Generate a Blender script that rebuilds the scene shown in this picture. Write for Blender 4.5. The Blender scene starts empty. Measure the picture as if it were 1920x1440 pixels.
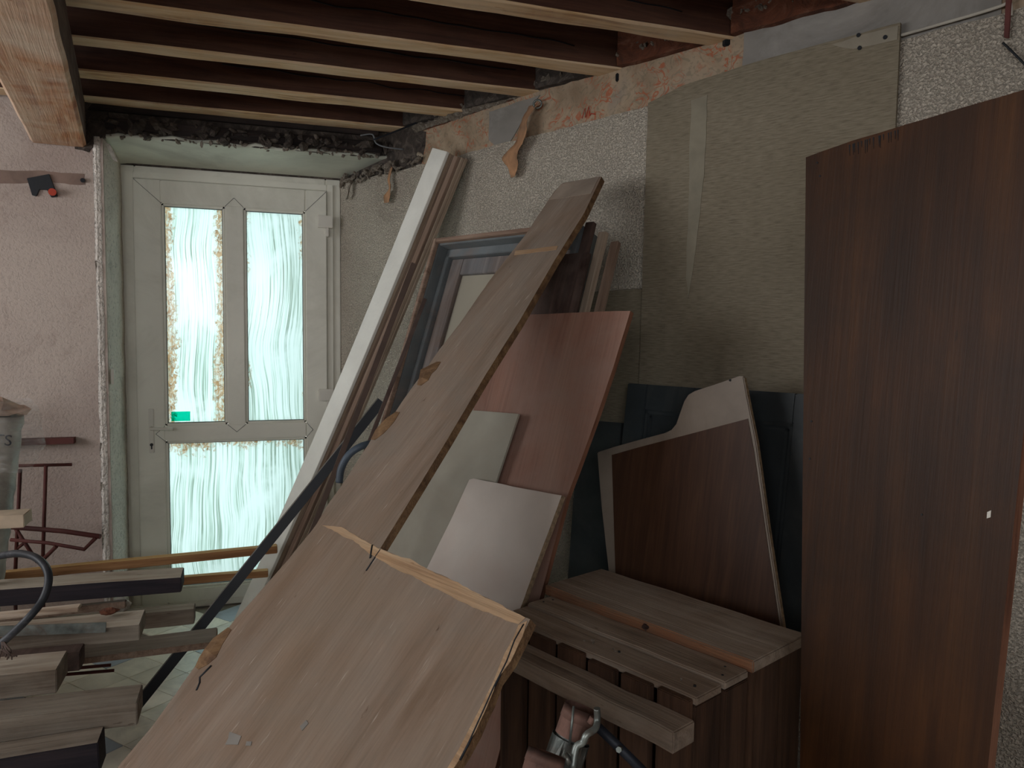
import bpy, bmesh, math, random
from math import sin, cos, radians, pi, sqrt
from mathutils import Vector, Matrix, noise as mnoise
random.seed(7)
sc = bpy.context.scene
COL = sc.collection
V = Vector

# ------------------------------------------------------------------ camera
F = 1442.0
CAM = V((0, 0, 1.42))
YAW, PITCH, ROLL = radians(18.7), radians(-3.9), radians(0.68)
FW = V((sin(YAW) * cos(PITCH), cos(YAW) * cos(PITCH), sin(PITCH)))
r0 = V((cos(YAW), -sin(YAW), 0)); u0 = r0.cross(FW)
RT = r0 * cos(ROLL) + u0 * sin(ROLL)
UP = -r0 * sin(ROLL) + u0 * cos(ROLL)
cd = bpy.data.cameras.new('camera'); cam = bpy.data.objects.new('camera', cd); COL.objects.link(cam)
M = Matrix.Identity(4)
for i in range(3):
    M[i][0] = RT[i]; M[i][1] = UP[i]; M[i][2] = -FW[i]; M[i][3] = CAM[i]
cam.matrix_world = M
cd.sensor_width = 36; cd.lens = F * 36 / 1920; cd.clip_start = 0.02
sc.camera = cam

# ------------------------------------------------------------------ world, light, exposure
sc.view_settings.view_transform = 'Standard'; sc.view_settings.look = 'None'
sc.view_settings.gamma = 1; sc.view_settings.use_curve_mapping = False
sc.view_settings.exposure = 0.55
w = bpy.data.worlds.new('overcast_sky'); sc.world = w; w.use_nodes = True
w.node_tree.nodes['Background'].inputs[0].default_value = (0.97, 0.98, 1.0, 1)
w.node_tree.nodes['Background'].inputs[1].default_value = 3.8
def portal(loc, rot, sx, sy):
    l = bpy.data.lights.new('daylight_portal', 'AREA'); l.shape = 'RECTANGLE'; l.size = sx; l.size_y = sy
    l.cycles.is_portal = True
    o = bpy.data.objects.new('daylight_portal', l); COL.objects.link(o); o.location = loc; o.rotation_euler = rot
portal((-0.08, 4.26, 1.1), (radians(-90), 0, 0), 1.0, 2.1)          # glazed door
portal((-3.12, 1.9, 1.72), (0, radians(-90), 0), 1.15, 2.6)        # open window in the left wall
portal((-1.1, -1.78, 1.87), (radians(90), 0, 0), 3.0, .86)              # unseen opening added behind the viewer to light the crate tops
sc.cycles.max_bounces = 10; sc.cycles.diffuse_bounces = 6; sc.cycles.transparent_max_bounces = 12
sc.cycles.sample_clamp_indirect = 6
sc.cycles.caustics_reflective = False; sc.cycles.caustics_refractive = False

# ------------------------------------------------------------------ helpers
def ray(x, y): return FW + RT * ((x - 960) / F) + UP * ((720 - y) / F)
def hit(x, y, p0, n):
    d = ray(x, y); return CAM + d * ((p0 - CAM).dot(n) / d.dot(n))
def on_z(x, y, z): return hit(x, y, V((0, 0, z)), V((0, 0, 1)))
def on_y(x, y, yy): return hit(x, y, V((0, yy, 0)), V((0, 1, 0)))
WC = V((0.454, 4.2, 0)); WD = V((0.466, -0.885, 0)).normalized(); WN = V((-0.885, -0.466, 0)).normalized()
def on_wall(x, y, o=0.0): return hit(x, y, WC + WN * o, WN)
def wallp(s, o, z): return WC + WD * s + WN * o + V((0, 0, z))
def heading(deg):
    a = YAW - radians(deg); return V((sin(a), cos(a), 0))
Z = V((0, 0, 1))

class Plane:
    """leaning plane: h = horizontal width direction, k = run per rise, faces the room"""
    def __init__(s, p0, deg, k):
        s.h = heading(deg); s.nh = V((-s.h.y, s.h.x, 0)); s.k = k
        s.n = (s.nh + Z * k).normalized(); s.p0 = p0.copy()
        s.X = -s.h; s.Y = s.n.cross(s.X)
        if s.Y.z < 0: s.Y = -s.Y; 
        s.X = s.Y.cross(s.n)
    def at(s, x, y): return hit(x, y, s.p0, s.n)
    def shift(s, d):
        q = Plane.__new__(Plane); q.__dict__.update(s.__dict__); q.p0 = s.p0 + s.n * d; return q
    def loc(s, p): d = p - s.p0; return V((d.dot(s.X), d.dot(s.Y)))
    def pt(s, u, v, d=0): return s.p0 + s.X * u + s.Y * v + s.n * d

def setp(o, label=None, cat=None, group=None, kind=None):
    if label: o['label'] = label
    if cat: o['category'] = cat
    if group: o['group'] = group
    if kind: o['kind'] = kind
    return o

def link(name, me, mat, parent=None, mw=None):
    o = bpy.data.objects.new(name, me); COL.objects.link(o)
    if mat is not None:
        for m in (mat if isinstance(mat, (list, tuple)) else [mat]): me.materials.append(m)
    if mw is not None: o.matrix_world = mw
    if parent is not None:
        o.parent = parent
        o.matrix_parent_inverse = Matrix.Identity(4)
        pm = parent_mw(parent)
        o.matrix_basis = pm.inverted() @ (mw if mw is not None else Matrix.Identity(4))
    return o
def parent_mw(o):
    m = o.matrix_basis.copy()
    p = o.parent
    while p is not None:
        m = p.matrix_basis @ m; p = p.parent
    return m
def empty(name, loc, label, cat, group=None):
    o = bpy.data.objects.new(name, None); COL.objects.link(o); o.matrix_basis = Matrix.Translation(loc)
    o.empty_display_size = 0.1
    return setp(o, label, cat, group)
def frame_mat(X, Y, N, p):
    m = Matrix.Identity(4)
    for i in range(3): m[i][0] = X[i]; m[i][1] = Y[i]; m[i][2] = N[i]; m[i][3] = p[i]
    return m
def bm_to(name, bm, mat, parent=None, mw=None, bevel=0.0, smooth=False):
    bmesh.ops.recalc_face_normals(bm, faces=bm.faces)
    if bevel:
        es = [e for e in bm.edges if len(e.link_faces) == 2 and e.calc_face_angle(0) > 0.6]
        bmesh.ops.bevel(bm, geom=es, offset=bevel, segments=2, affect='EDGES', clamp_overlap=True)
    me = bpy.data.meshes.new(name); bm.to_mesh(me); bm.free()
    if smooth:
        for p in me.polygons: p.use_smooth = True
    return link(name, me, mat, parent, mw)

def outline_rough(pts, amp, step=0.03, closed=True, skip=()):
    """subdivide a 2-D outline and jitter it, for torn and worn edges"""
    out = []
    n = len(pts)
    for i in range(n):
        a, b = pts[i], pts[(i + 1) % n]
        L = (b - a).length; m = max(1, int(L / step)) if i not in skip else 1
        d = (b - a) / L if L else V((0, 0)); nn = V((-d.y, d.x))
        for j in range(m):
            t = j / m
            p = a + (b - a) * t
            if j: p = p + nn * amp * (mnoise.noise(V((p.x * 9, p.y * 9, i * 3.1))) * 1.3 + random.uniform(-.4, .4))
            out.append(p)
    return out

def slab(name, pl, pts3, th, mat, parent=None, rough=0.0, step=0.03, bevel=0.0015, skip=(), side_mat=None):
    """flat panel: outline points lie on plane pl (its seen face); thickness goes behind it"""
    c = sum(pts3, V((0, 0, 0))) / len(pts3)
    uv = [V(((p - c).dot(pl.X), (p - c).dot(pl.Y))) for p in pts3]
    if rough: uv = outline_rough(uv, rough, step, skip=skip)
    bm = bmesh.new()
    f = bm.faces.new([bm.verts.new((p.x, p.y, 0)) for p in uv])
    g = bmesh.ops.extrude_face_region(bm, geom=[f])
    for v in [x for x in g['geom'] if isinstance(x, bmesh.types.BMVert)]: v.co.z -= th
    mats = [mat]
    if side_mat:
        mats.append(side_mat)
    bmesh.ops.recalc_face_normals(bm, faces=bm.faces)
    if side_mat:
        bm.normal_update()
        for ff in bm.faces:
            if abs(ff.normal.z) < .7: ff.material_index = 1
    return bm_to(name, bm, mats, parent, frame_mat(pl.X, pl.Y, pl.n, c), bevel if not rough else 0)

class YP:      # vertical plane y = const facing the camera
    def __init__(s, y): s.X = V((1, 0, 0)); s.Y = V((0, 0, 1)); s.n = V((0, -1, 0)); s.p0 = V((0, y, 0))
    def at(s, x, y): return hit(x, y, s.p0, s.n)
class WP:      # plane of the right wall
    def __init__(s, o): s.X = WD.copy(); s.Y = Z.copy(); s.n = WN.copy(); s.p0 = WC + WN * o
    def at(s, x, y): return hit(x, y, s.p0, s.n)

def boxb(bm, lo, hi, mi=0, M4=None):
    vs = [bm.verts.new((x, y, z)) for x in (lo[0], hi[0]) for y in (lo[1], hi[1]) for z in (lo[2], hi[2])]
    if M4 is not None:
        for v in vs: v.co = M4 @ v.co
    for q in ((0, 1, 3, 2), (4, 6, 7, 5), (0, 4, 5, 1), (2, 3, 7, 6), (0, 2, 6, 4), (1, 5, 7, 3)):
        f = bm.faces.new([vs[i] for i in q]); f.material_index = mi
    return vs
def box(name, lo, hi, mat, parent=None, bevel=0.0, label=None, mw=None):
    c = V(((lo[0] + hi[0]) / 2, (lo[1] + hi[1]) / 2, (lo[2] + hi[2]) / 2))
    bm = bmesh.new(); boxb(bm, V(lo) - c, V(hi) - c)
    o = bm_to(name, bm, mat, parent, (mw or Matrix.Identity(4)) @ Matrix.Translation(c), bevel)
    return setp(o, label)
def prism(name, poly, z0, z1, mat, parent=None, bevel=0):
    bm = bmesh.new()
    f = bm.faces.new([bm.verts.new((p[0], p[1], z0)) for p in poly])
    g = bmesh.ops.extrude_face_region(bm, geom=[f])
    for v in [x for x in g['geom'] if isinstance(x, bmesh.types.BMVert)]: v.co.z = z1
    return bm_to(name, bm, mat, parent, Matrix.Identity(4), bevel)

def tube_bm(bm, pts, r, seg=8, r2=None, closed_ends=True):
    n = len(pts); rings = []; up = None
    for i, p in enumerate(pts):
        t = (pts[min(i + 1, n - 1)] - pts[max(i - 1, 0)]).normalized()
        if up is None: up = t.orthogonal().normalized()
        up = (up - t * up.dot(t)).normalized(); s = t.cross(up)
        rr = r[i] if isinstance(r, (list, tuple)) else r
        rings.append([bm.verts.new(p + (up * cos(a) + s * sin(a)) * rr) for a in [2 * pi * j / seg for j in range(seg)]])
    for a, b in zip(rings, rings[1:]):
        for j in range(seg): bm.faces.new((a[j], a[(j + 1) % seg], b[(j + 1) % seg], b[j])).smooth = True
    if closed_ends:
        bm.faces.new(rings[0][::-1]); bm.faces.new(rings[-1])
def smoothpts(pts, sub=6):
    out = []
    n = len(pts)
    for i in range(n - 1):
        p0, p1, p2, p3 = pts[max(i - 1, 0)], pts[i], pts[i + 1], pts[min(i + 2, n - 1)]
        for j in range(sub):
            t = j / sub
            out.append(0.5 * ((2 * p1) + (p2 - p0) * t + (2 * p0 - 5 * p1 + 4 * p2 - p3) * t * t + (3 * p1 - p0 - 3 * p2 + p3) * t ** 3))
    out.append(pts[-1]); return out
def tube(name, pts, r, mat, parent=None, seg=8):
    bm = bmesh.new(); c = pts[0].copy(); tube_bm(bm, [p - c for p in pts], r, seg)
    return bm_to(name, bm, mat, parent, Matrix.Translation(c))

# ------------------------------------------------------------------ materials
def nt(name):
    m = bpy.data.materials.new(name); m.use_nodes = True
    t = m.node_tree; return m, t, t.nodes, t.links, t.nodes['Principled BSDF']
def lin(c):
    return tuple((v / 255 / 12.92 if v / 255 <= .04045 else ((v / 255 + .055) / 1.055) ** 2.4) for v in c) + (1,)
def coords(N, L, scale=(1, 1, 1), rot=(0, 0, 0), rnd=True, space='Object'):
    tc = N.new('ShaderNodeTexCoord'); mp = N.new('ShaderNodeMapping')
    mp.inputs['Scale'].default_value = scale; mp.inputs['Rotation'].default_value = rot
    src = tc.outputs[space]
    if rnd:
        oi = N.new('ShaderNodeObjectInfo'); ml = N.new('ShaderNodeMath'); ml.operation = 'MULTIPLY'; ml.inputs[1].default_value = 17
        L.new(oi.outputs['Random'], ml.inputs[0])
        va = N.new('ShaderNodeVectorMath'); va.operation = 'ADD'
        L.new(src, va.inputs[0]); L.new(ml.outputs[0], va.inputs[1]); src = va.outputs[0]
    L.new(src, mp.inputs[0]); return mp.outputs[0]
def noise(N, L, vec, scale=5, detail=6, dist=0, rough=.55):
    n = N.new('ShaderNodeTexNoise'); n.inputs['Scale'].default_value = scale; n.inputs['Detail'].default_value = detail
    n.inputs['Distortion'].default_value = dist; n.inputs['Roughness'].default_value = rough
    L.new(vec, n.inputs['Vector']); return n.outputs['Fac']
def ramp(N, L, fac, stops):
    r = N.new('ShaderNodeValToRGB'); L.new(fac, r.inputs[0]); e = r.color_ramp.elements
    while len(e) < len(stops): e.new(0.5)
    for i, (p, c) in enumerate(stops):
        e[i].position = p; e[i].color = c if len(c) == 4 else lin(c)
    return r.outputs[0]
def mix(N, L, fac, a, b, mode='MIX'):
    m = N.new('ShaderNodeMix'); m.data_type = 'RGBA'; m.blend_type = mode
    for s, v in ((m.inputs[0], fac), (m.inputs[6], a), (m.inputs[7], b)):
        if hasattr(v, 'links') or hasattr(v, 'is_linked'): L.new(v, s)
        elif isinstance(v, (int, float)): s.default_value = v
        else: s.default_value = v if len(v) == 4 else lin(v)
    return m.outputs[2]
def bump(N, L, bs, h, strength=.3, dist=.01):
    b = N.new('ShaderNodeBump'); b.inputs['Strength'].default_value = strength; b.inputs['Distance'].default_value = dist
    L.new(h, b.inputs['Height']); L.new(b.outputs[0], bs.inputs['Normal'])
def math_(N, L, op, a, b=None):
    m = N.new('ShaderNodeMath'); m.operation = op
    for i, v in enumerate((a, b)):
        if v is None: continue
        if isinstance(v, (int, float)): m.inputs[i].default_value = v
        else: L.new(v, m.inputs[i])
    return m.outputs[0]

def wood(name, dark, mid, light, axis='Y', dust=None, dustamt=.5, rough=.75, grain=1.0, spots=True, bumps=.25):
    m, t, N, L, bs = nt(name)
    s = {'X': (1.2, 14, 14), 'Y': (14, 1.2, 14), 'Z': (14, 14, 1.2)}[axis]
    v = coords(N, L, tuple(a * grain for a in s))
    n1 = noise(N, L, v, 1.6, 7, 1.2)
    col = ramp(N, L, n1, [(.28, dark), (.5, mid), (.74, light)])
    s2 = {'X': (3, 120, 120), 'Y': (120, 3, 120), 'Z': (120, 120, 3)}[axis]
    v2 = coords(N, L, s2); n2 = noise(N, L, v2, 1.5, 4)
    fine = ramp(N, L, n2, [(.3, (.72, .72, .72, 1)), (.6, (1, 1, 1, 1))])
    col = mix(N, L, .8, col, fine, 'MULTIPLY')
    v3 = coords(N, L, (1, 1, 1))
    if dust:
        d = noise(N, L, v3, 3.2, 8, .4, .65)
        dr = ramp(N, L, d, [(.36, (0, 0, 0, 1)), (.66, (1, 1, 1, 1))])
        col = mix(N, L, math_(N, L, 'MULTIPLY', dr, dustamt), col, dust)
    if spots:
        sp = noise(N, L, coords(N, L, {'X': (14, 60, 60), 'Y': (60, 14, 60), 'Z': (60, 60, 14)}[axis]), 1, 3)
        sr = ramp(N, L, sp, [(.70, (0, 0, 0, 1)), (.74, (1, 1, 1, 1))])
        col = mix(N, L, math_(N, L, 'MULTIPLY', sr, .6), col, dark)
    L.new(col, bs.inputs['Base Color']); bs.inputs['Roughness'].default_value = rough
    bs.inputs['Specular IOR Level'].default_value = .3
    bump(N, L, bs, n2, bumps, .004); return m

def plain(name, c, rough=.6, metal=0, var=.12, scale=8, bumps=.1, spec=.4, dirt=None, dirtamt=.5):
    m, t, N, L, bs = nt(name)
    n = noise(N, L, coords(N, L), scale, 8, .3)
    a = tuple(max(0, x * (1 - var)) for x in c); b = tuple(min(255, x * (1 + var)) for x in c)
    col = ramp(N, L, n, [(.3, a), (.7, b)])
    if dirt:
        d = noise(N, L, coords(N, L), scale * .5, 9, 1, .7)
        dr = ramp(N, L, d, [(.5, (0, 0, 0, 1)), (.68, (1, 1, 1, 1))])
        col = mix(N, L, math_(N, L, 'MULTIPLY', dr, dirtamt), col, dirt)
    L.new(col, bs.inputs['Base Color']); bs.inputs['Roughness'].default_value = rough
    bs.inputs['Metallic'].default_value = metal; bs.inputs['Specular IOR Level'].default_value = spec
    if bumps: bump(N, L, bs, noise(N, L, coords(N, L), 60, 4), bumps, .003)
    return m

def roughcast(name, c, c2, scale=110, strength=.9, dist=.012, stain=None, pitamt=.7):
    m, t, N, L, bs = nt(name)
    v = coords(N, L, rnd=False)
    h = noise(N, L, v, scale, 3, .6, .5)
    hr = ramp(N, L, h, [(.34, (0, 0, 0, 1)), (.52, (.75, .75, .75, 1)), (.7, (1, 1, 1, 1))])
    big = noise(N, L, v, 1.3, 6, .5)
    col = ramp(N, L, big, [(.32, c2), (.62, c)])
    pit = ramp(N, L, h, [(.3, (.5, .5, .5, 1)), (.44, (1, 1, 1, 1))])
    col = mix(N, L, pitamt, col, pit, 'MULTIPLY')
    if stain:
        s = ramp(N, L, noise(N, L, v, 2.1, 9, 1.3, .7), [(.55, (0, 0, 0, 1)), (.72, (1, 1, 1, 1))])
        col = mix(N, L, math_(N, L, 'MULTIPLY', s, .55), col, stain)
    L.new(col, bs.inputs['Base Color']); bs.inputs['Roughness'].default_value = .95
    bs.inputs['Specular IOR Level'].default_value = .15
    bump(N, L, bs, hr, strength, dist); return m

def rubble(name, c1, c2, c3, scale=14):
    m, t, N, L, bs = nt(name)
    v = coords(N, L, rnd=False)
    h = noise(N, L, v, scale, 8, 1.5, .65)
    col = ramp(N, L, h, [(.3, c1), (.52, c2), (.7, c3)])
    L.new(col, bs.inputs['Base Color']); bs.inputs['Roughness'].default_value = .95
    bump(N, L, bs, h, 1, .03); return m

M_cast = roughcast('roughcast_plaster', (216, 206, 190), (192, 181, 166), scale=150, stain=(150, 137, 124))
M_castL = roughcast('roughcast_left', (192, 178, 168), (166, 150, 142), scale=90, strength=.3, dist=.006, stain=(130, 108, 98), pitamt=.3)
M_reveal = roughcast('reveal_render', (234, 226, 216), (206, 200, 192), scale=70, strength=.6, stain=(150, 150, 140))
M_soffit = plain('soffit_plaster', (206, 208, 194), .9, var=.08, scale=3, dirt=(150, 148, 138), dirtamt=.5)
M_mortar = rubble('old_mortar', (48, 42, 39), (80, 71, 65), (122, 111, 101))
M_crumb = rubble('plaster_crumbs', (96, 84, 74), (150, 138, 124), (190, 182, 170), 40)
M_infill = rubble('red_daub', (70, 40, 26), (110, 62, 40), (140, 104, 84), 9)
M_greyplaster = plain('grey_plaster', (134, 130, 124), .95, var=.1, scale=4, dirt=(168, 164, 158), dirtamt=.8)
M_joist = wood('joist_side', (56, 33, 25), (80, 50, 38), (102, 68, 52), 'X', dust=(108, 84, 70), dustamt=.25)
M_joistb = wood('joist_underside', (156, 108, 74), (218, 180, 134), (236, 210, 174), 'X', dust=(226, 208, 184), dustamt=.6)  # pale sawn wood, lightened further for light from door and floor
M_beam = wood('beam_underside', (146, 84, 54), (194, 138, 98), (222, 188, 156), 'Y', dust=(226, 208, 188), dustamt=.8, bumps=.6)  # mottled underside, its colour lightened for light bounced off the floor
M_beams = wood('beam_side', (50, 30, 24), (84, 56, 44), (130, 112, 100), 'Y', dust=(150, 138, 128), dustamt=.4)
M_lintel = wood('lintel_wood', (18, 14, 14), (34, 26, 24), (58, 46, 42), 'X', dust=(70, 62, 60), dustamt=.5, bumps=.8)
M_pvc = plain('white_pvc', (224, 222, 210), .45, var=.03, scale=3, bumps=0, dirt=(168, 166, 150), dirtamt=.35)
M_hinge = plain('hinge_plastic', (214, 210, 200), .5, var=.02, bumps=0)
M_gasket = plain('grey_gasket', (90, 96, 96), .6, bumps=0)
M_darkmetal = plain('dark_metal', (38, 42, 50), .55, .3, var=.2, scale=20)
M_steel = plain('galvanised_steel', (120, 126, 122), .45, .7, var=.25, scale=18, dirt=(110, 84, 70), dirtamt=.6)
M_rust = plain('rusted_steel', (112, 84, 74), .8, .1, var=.25, scale=22)
M_redprim = plain('red_primer_steel', (88, 48, 44), .7, .1, var=.2)
M_hose = plain('black_hose', (40, 44, 50), .5, 0, var=.2, scale=6, dirt=(120, 118, 120), dirtamt=.8)
M_hoseg = plain('grey_hose', (70, 82, 94), .5, var=.2)
M_black = plain('black_plastic', (22, 26, 32), .6)
M_red = plain('orange_red_plastic', (190, 70, 48), .6)
M_redtag = plain('dark_red_bracket', (120, 52, 58), .6)
M_wire = plain('grey_wire', (120, 124, 128), .5)
M_grout = plain('grout', (120, 112, 100), .95)
M_tile = plain('beige_tile', (228, 220, 202), .35, var=.12, scale=5, spec=.5, dirt=(158, 150, 136), dirtamt=.6)
M_tileb = plain('blue_grey_tile', (158, 168, 178), .35, var=.1, scale=5, spec=.5, dirt=(140, 140, 136), dirtamt=.6)
def sheet_mat():
    m, t, N, L, bs = nt('weathered_plywood')
    n1 = noise(N, L, coords(N, L, (7, 1.1, 7), rnd=False), 1.3, 8, .8, .6)
    col = ramp(N, L, n1, [(.3, (124, 104, 87)), (.5, (142, 123, 107)), (.72, (158, 142, 127))])
    d = noise(N, L, coords(N, L, rnd=False), 2.2, 9, .5, .7)
    col = mix(N, L, ramp(N, L, d, [(.42, (0, 0, 0, 1)), (.7, (.8, .8, .8, 1))]), col, (134, 127, 117))
    o = noise(N, L, coords(N, L, (1, 1, 1), rnd=False), 1.1, 3)
    col = mix(N, L, ramp(N, L, o, [(.5, (0, 0, 0, 1)), (.75, (.5, .5, .5, 1))]), col, (142, 114, 86))
    sc_ = noise(N, L, coords(N, L, (110, 9, 110), (0, 0, .25), rnd=False), 1, 3)
    col = mix(N, L, ramp(N, L, sc_, [(.66, (0, 0, 0, 1)), (.74, (.55, .55, .55, 1))]), col, (196, 184, 170))
    dk = noise(N, L, coords(N, L, (50, 16, 50), rnd=False), 1, 4)
    col = mix(N, L, ramp(N, L, dk, [(.69, (0, 0, 0, 1)), (.75, (.75, .75, .75, 1))]), col, (84, 62, 48))
    fi = noise(N, L, coords(N, L, (150, 8, 150), rnd=False), 1, 4)
    col = mix(N, L, .5, col, ramp(N, L, fi, [(.3, (.72, .72, .72, 1)), (.6, (1, 1, 1, 1))]), 'MULTIPLY')
    L.new(col, bs.inputs['Base Color']); bs.inputs['Roughness'].default_value = .8; bs.inputs['Specular IOR Level'].default_value = .25
    bump(N, L, bs, fi, .3, .004); return m
M_sheet = sheet_mat()
M_sheete = wood('plywood_edge', (78, 54, 38), (122, 92, 64), (156, 124, 88), 'X', dust=(140, 116, 90), dustamt=.4, bumps=.8)
M_pale = wood('bare_veneer_band', (150, 114, 82), (186, 152, 116), (204, 176, 142), 'X', bumps=.6, dust=(170, 146, 120), dustamt=.7)
M_pink = wood('pink_plywood', (126, 88, 72), (148, 108, 92), (164, 128, 110), 'Y', dust=(148, 124, 112), dustamt=.8, grain=.35, spots=False)
M_pinke = wood('pink_plywood_edge', (96, 62, 48), (130, 88, 68), (150, 108, 86), 'Y')
M_orange = wood('varnished_plywood', (40, 22, 11), (68, 39, 17), (92, 56, 24), 'Y', dust=(44, 28, 17), dustamt=.7, rough=.5, grain=.4, bumps=.15)
M_grey = plain('grey_hardboard', (156, 152, 138), .7, var=.06, scale=4, dirt=(150, 140, 124), dirtamt=.5, bumps=.05)
M_whiteb = plain('white_melamine', (190, 180, 170), .55, var=.05, scale=4, dirt=(186, 168, 156), dirtamt=.5, bumps=.05)
M_chip = plain('chipboard_edge', (142, 122, 98), .9, var=.2, scale=80)
M_cream = plain('cream_gloss_board', (140, 127, 114), .5, var=.08, scale=6, dirt=(120, 104, 90), dirtamt=.6, bumps=.1)
M_brownlam = wood('brown_laminate', (66, 43, 31), (78, 52, 37), (90, 62, 44), 'Y', spots=False, bumps=.05, rough=.5)
M_cup = plain('blue_grey_paint', (52, 58, 61), .55, var=.12, scale=6, dirt=(78, 80, 78), dirtamt=.5)
M_winp = plain('blue_window_paint', (108, 114, 116), .6, var=.12, scale=7, dirt=(134, 120, 112), dirtamt=.7)
M_wins = wood('greyed_sash_wood', (92, 76, 68), (126, 112, 104), (150, 138, 130), 'Y', dust=(120, 126, 130), dustamt=.7)
M_winw = wood('bare_window_wood', (112, 88, 74), (146, 122, 106), (168, 146, 128), 'X')
M_dkwood = wood('dark_brown_wood', (34, 22, 18), (60, 42, 36), (92, 72, 64), 'Y', dust=(128, 112, 104), dustamt=.5)
M_plankw = plain('white_lacquer', (240, 240, 232), .22, var=.04, scale=5, spec=.6, bumps=.25)
M_plank = wood('stacked_board_edges', (116, 96, 78), (168, 148, 128), (192, 174, 154), 'Y', dust=(176, 162, 146), dustamt=.4)
M_plankr = wood('reddish_board', (108, 86, 72), (140, 118, 102), (162, 142, 126), 'Y')
M_crate = wood('old_crate_wood', (96, 78, 64), (142, 123, 106), (172, 154, 138), 'X', dust=(164, 154, 142), dustamt=.6, bumps=.5)
M_cratev = wood('old_crate_slats', (48, 31, 21), (78, 54, 39), (102, 74, 55), 'Z', dust=(62, 48, 40), dustamt=.4, bumps=.4)
M_crateo = wood('sawn_orange_edge', (96, 56, 34), (150, 94, 60), (182, 128, 88), 'X', dust=(122, 100, 82), dustamt=.8, bumps=.9)
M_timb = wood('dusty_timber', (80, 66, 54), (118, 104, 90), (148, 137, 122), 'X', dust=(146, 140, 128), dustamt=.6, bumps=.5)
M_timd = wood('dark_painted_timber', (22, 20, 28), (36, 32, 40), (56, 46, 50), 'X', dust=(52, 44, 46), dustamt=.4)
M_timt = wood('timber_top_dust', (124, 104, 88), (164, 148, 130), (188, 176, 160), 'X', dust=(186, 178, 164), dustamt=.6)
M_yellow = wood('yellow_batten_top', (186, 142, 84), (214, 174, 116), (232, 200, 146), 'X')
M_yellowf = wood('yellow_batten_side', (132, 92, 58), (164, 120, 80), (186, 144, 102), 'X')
M_bark = wood('pale_offcut', (140, 116, 96), (196, 176, 156), (220, 206, 190), 'X')
M_paper = None
def wallpaper_mat():
    m, t, N, L, bs = nt('old_wallpaper')
    v = coords(N, L, rnd=False)
    n = N.new('ShaderNodeTexNoise'); n.inputs['Scale'].default_value = 15; n.inputs['Detail'].default_value = 1.5; n.inputs['Distortion'].default_value = 2.2
    L.new(v, n.inputs['Vector'])
    band = ramp(N, L, n.outputs['Fac'], [(.50, (0, 0, 0, 1)), (.53, (1, 1, 1, 1)), (.57, (1, 1, 1, 1)), (.60, (0, 0, 0, 1))])
    mask = ramp(N, L, noise(N, L, v, 8, 2), [(.46, (0, 0, 0, 1)), (.56, (1, 1, 1, 1))])
    base = ramp(N, L, noise(N, L, v, 6, 8, .5), [(.3, (132, 110, 88)), (.55, (172, 152, 128)), (.75, (150, 138, 124))])
    g2 = ramp(N, L, noise(N, L, v, 22, 2, 3), [(.55, (0, 0, 0, 1)), (.6, (1, 1, 1, 1))])
    col = mix(N, L, math_(N, L, 'MULTIPLY', g2, .35), base, (104, 104, 88))
    fac = math_(N, L, 'MULTIPLY', band, mask)
    col = mix(N, L, math_(N, L, 'MULTIPLY', fac, .8), col, (172, 92, 60))
    L.new(col, bs.inputs['Base Color']); bs.inputs['Roughness'].default_value = .9
    bump(N, L, bs, noise(N, L, v, 50, 6), .3, .006); return m
M_paper = wallpaper_mat()
M_torn = plain('torn_paper_back', (164, 124, 92), .9, var=.2, scale=14, dirt=(110, 96, 84), dirtamt=.6)

def lightpanel_mat():      # faded hardboard with fine horizontal fibres and pale vertical smears
    m, t, N, L, bs = nt('faded_hardboard')
    v = coords(N, L, (22, 200, 22), rnd=False)
    n = noise(N, L, v, 1.2, 4)
    col = ramp(N, L, n, [(.3, (112, 102, 85)), (.5, (132, 122, 103)), (.7, (143, 134, 115))])
    b = noise(N, L, coords(N, L, rnd=False), 1.6, 7, .6)
    col = mix(N, L, .8, col, ramp(N, L, b, [(.3, (.74, .72, .68, 1)), (.6, (1, 1, 1, 1))]), 'MULTIPLY')
    L.new(col, bs.inputs['Base Color']); bs.inputs['Roughness'].default_value = .8
    bump(N, L, bs, n, .15, .003); return m
M_lpanel = lightpanel_mat()

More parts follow.
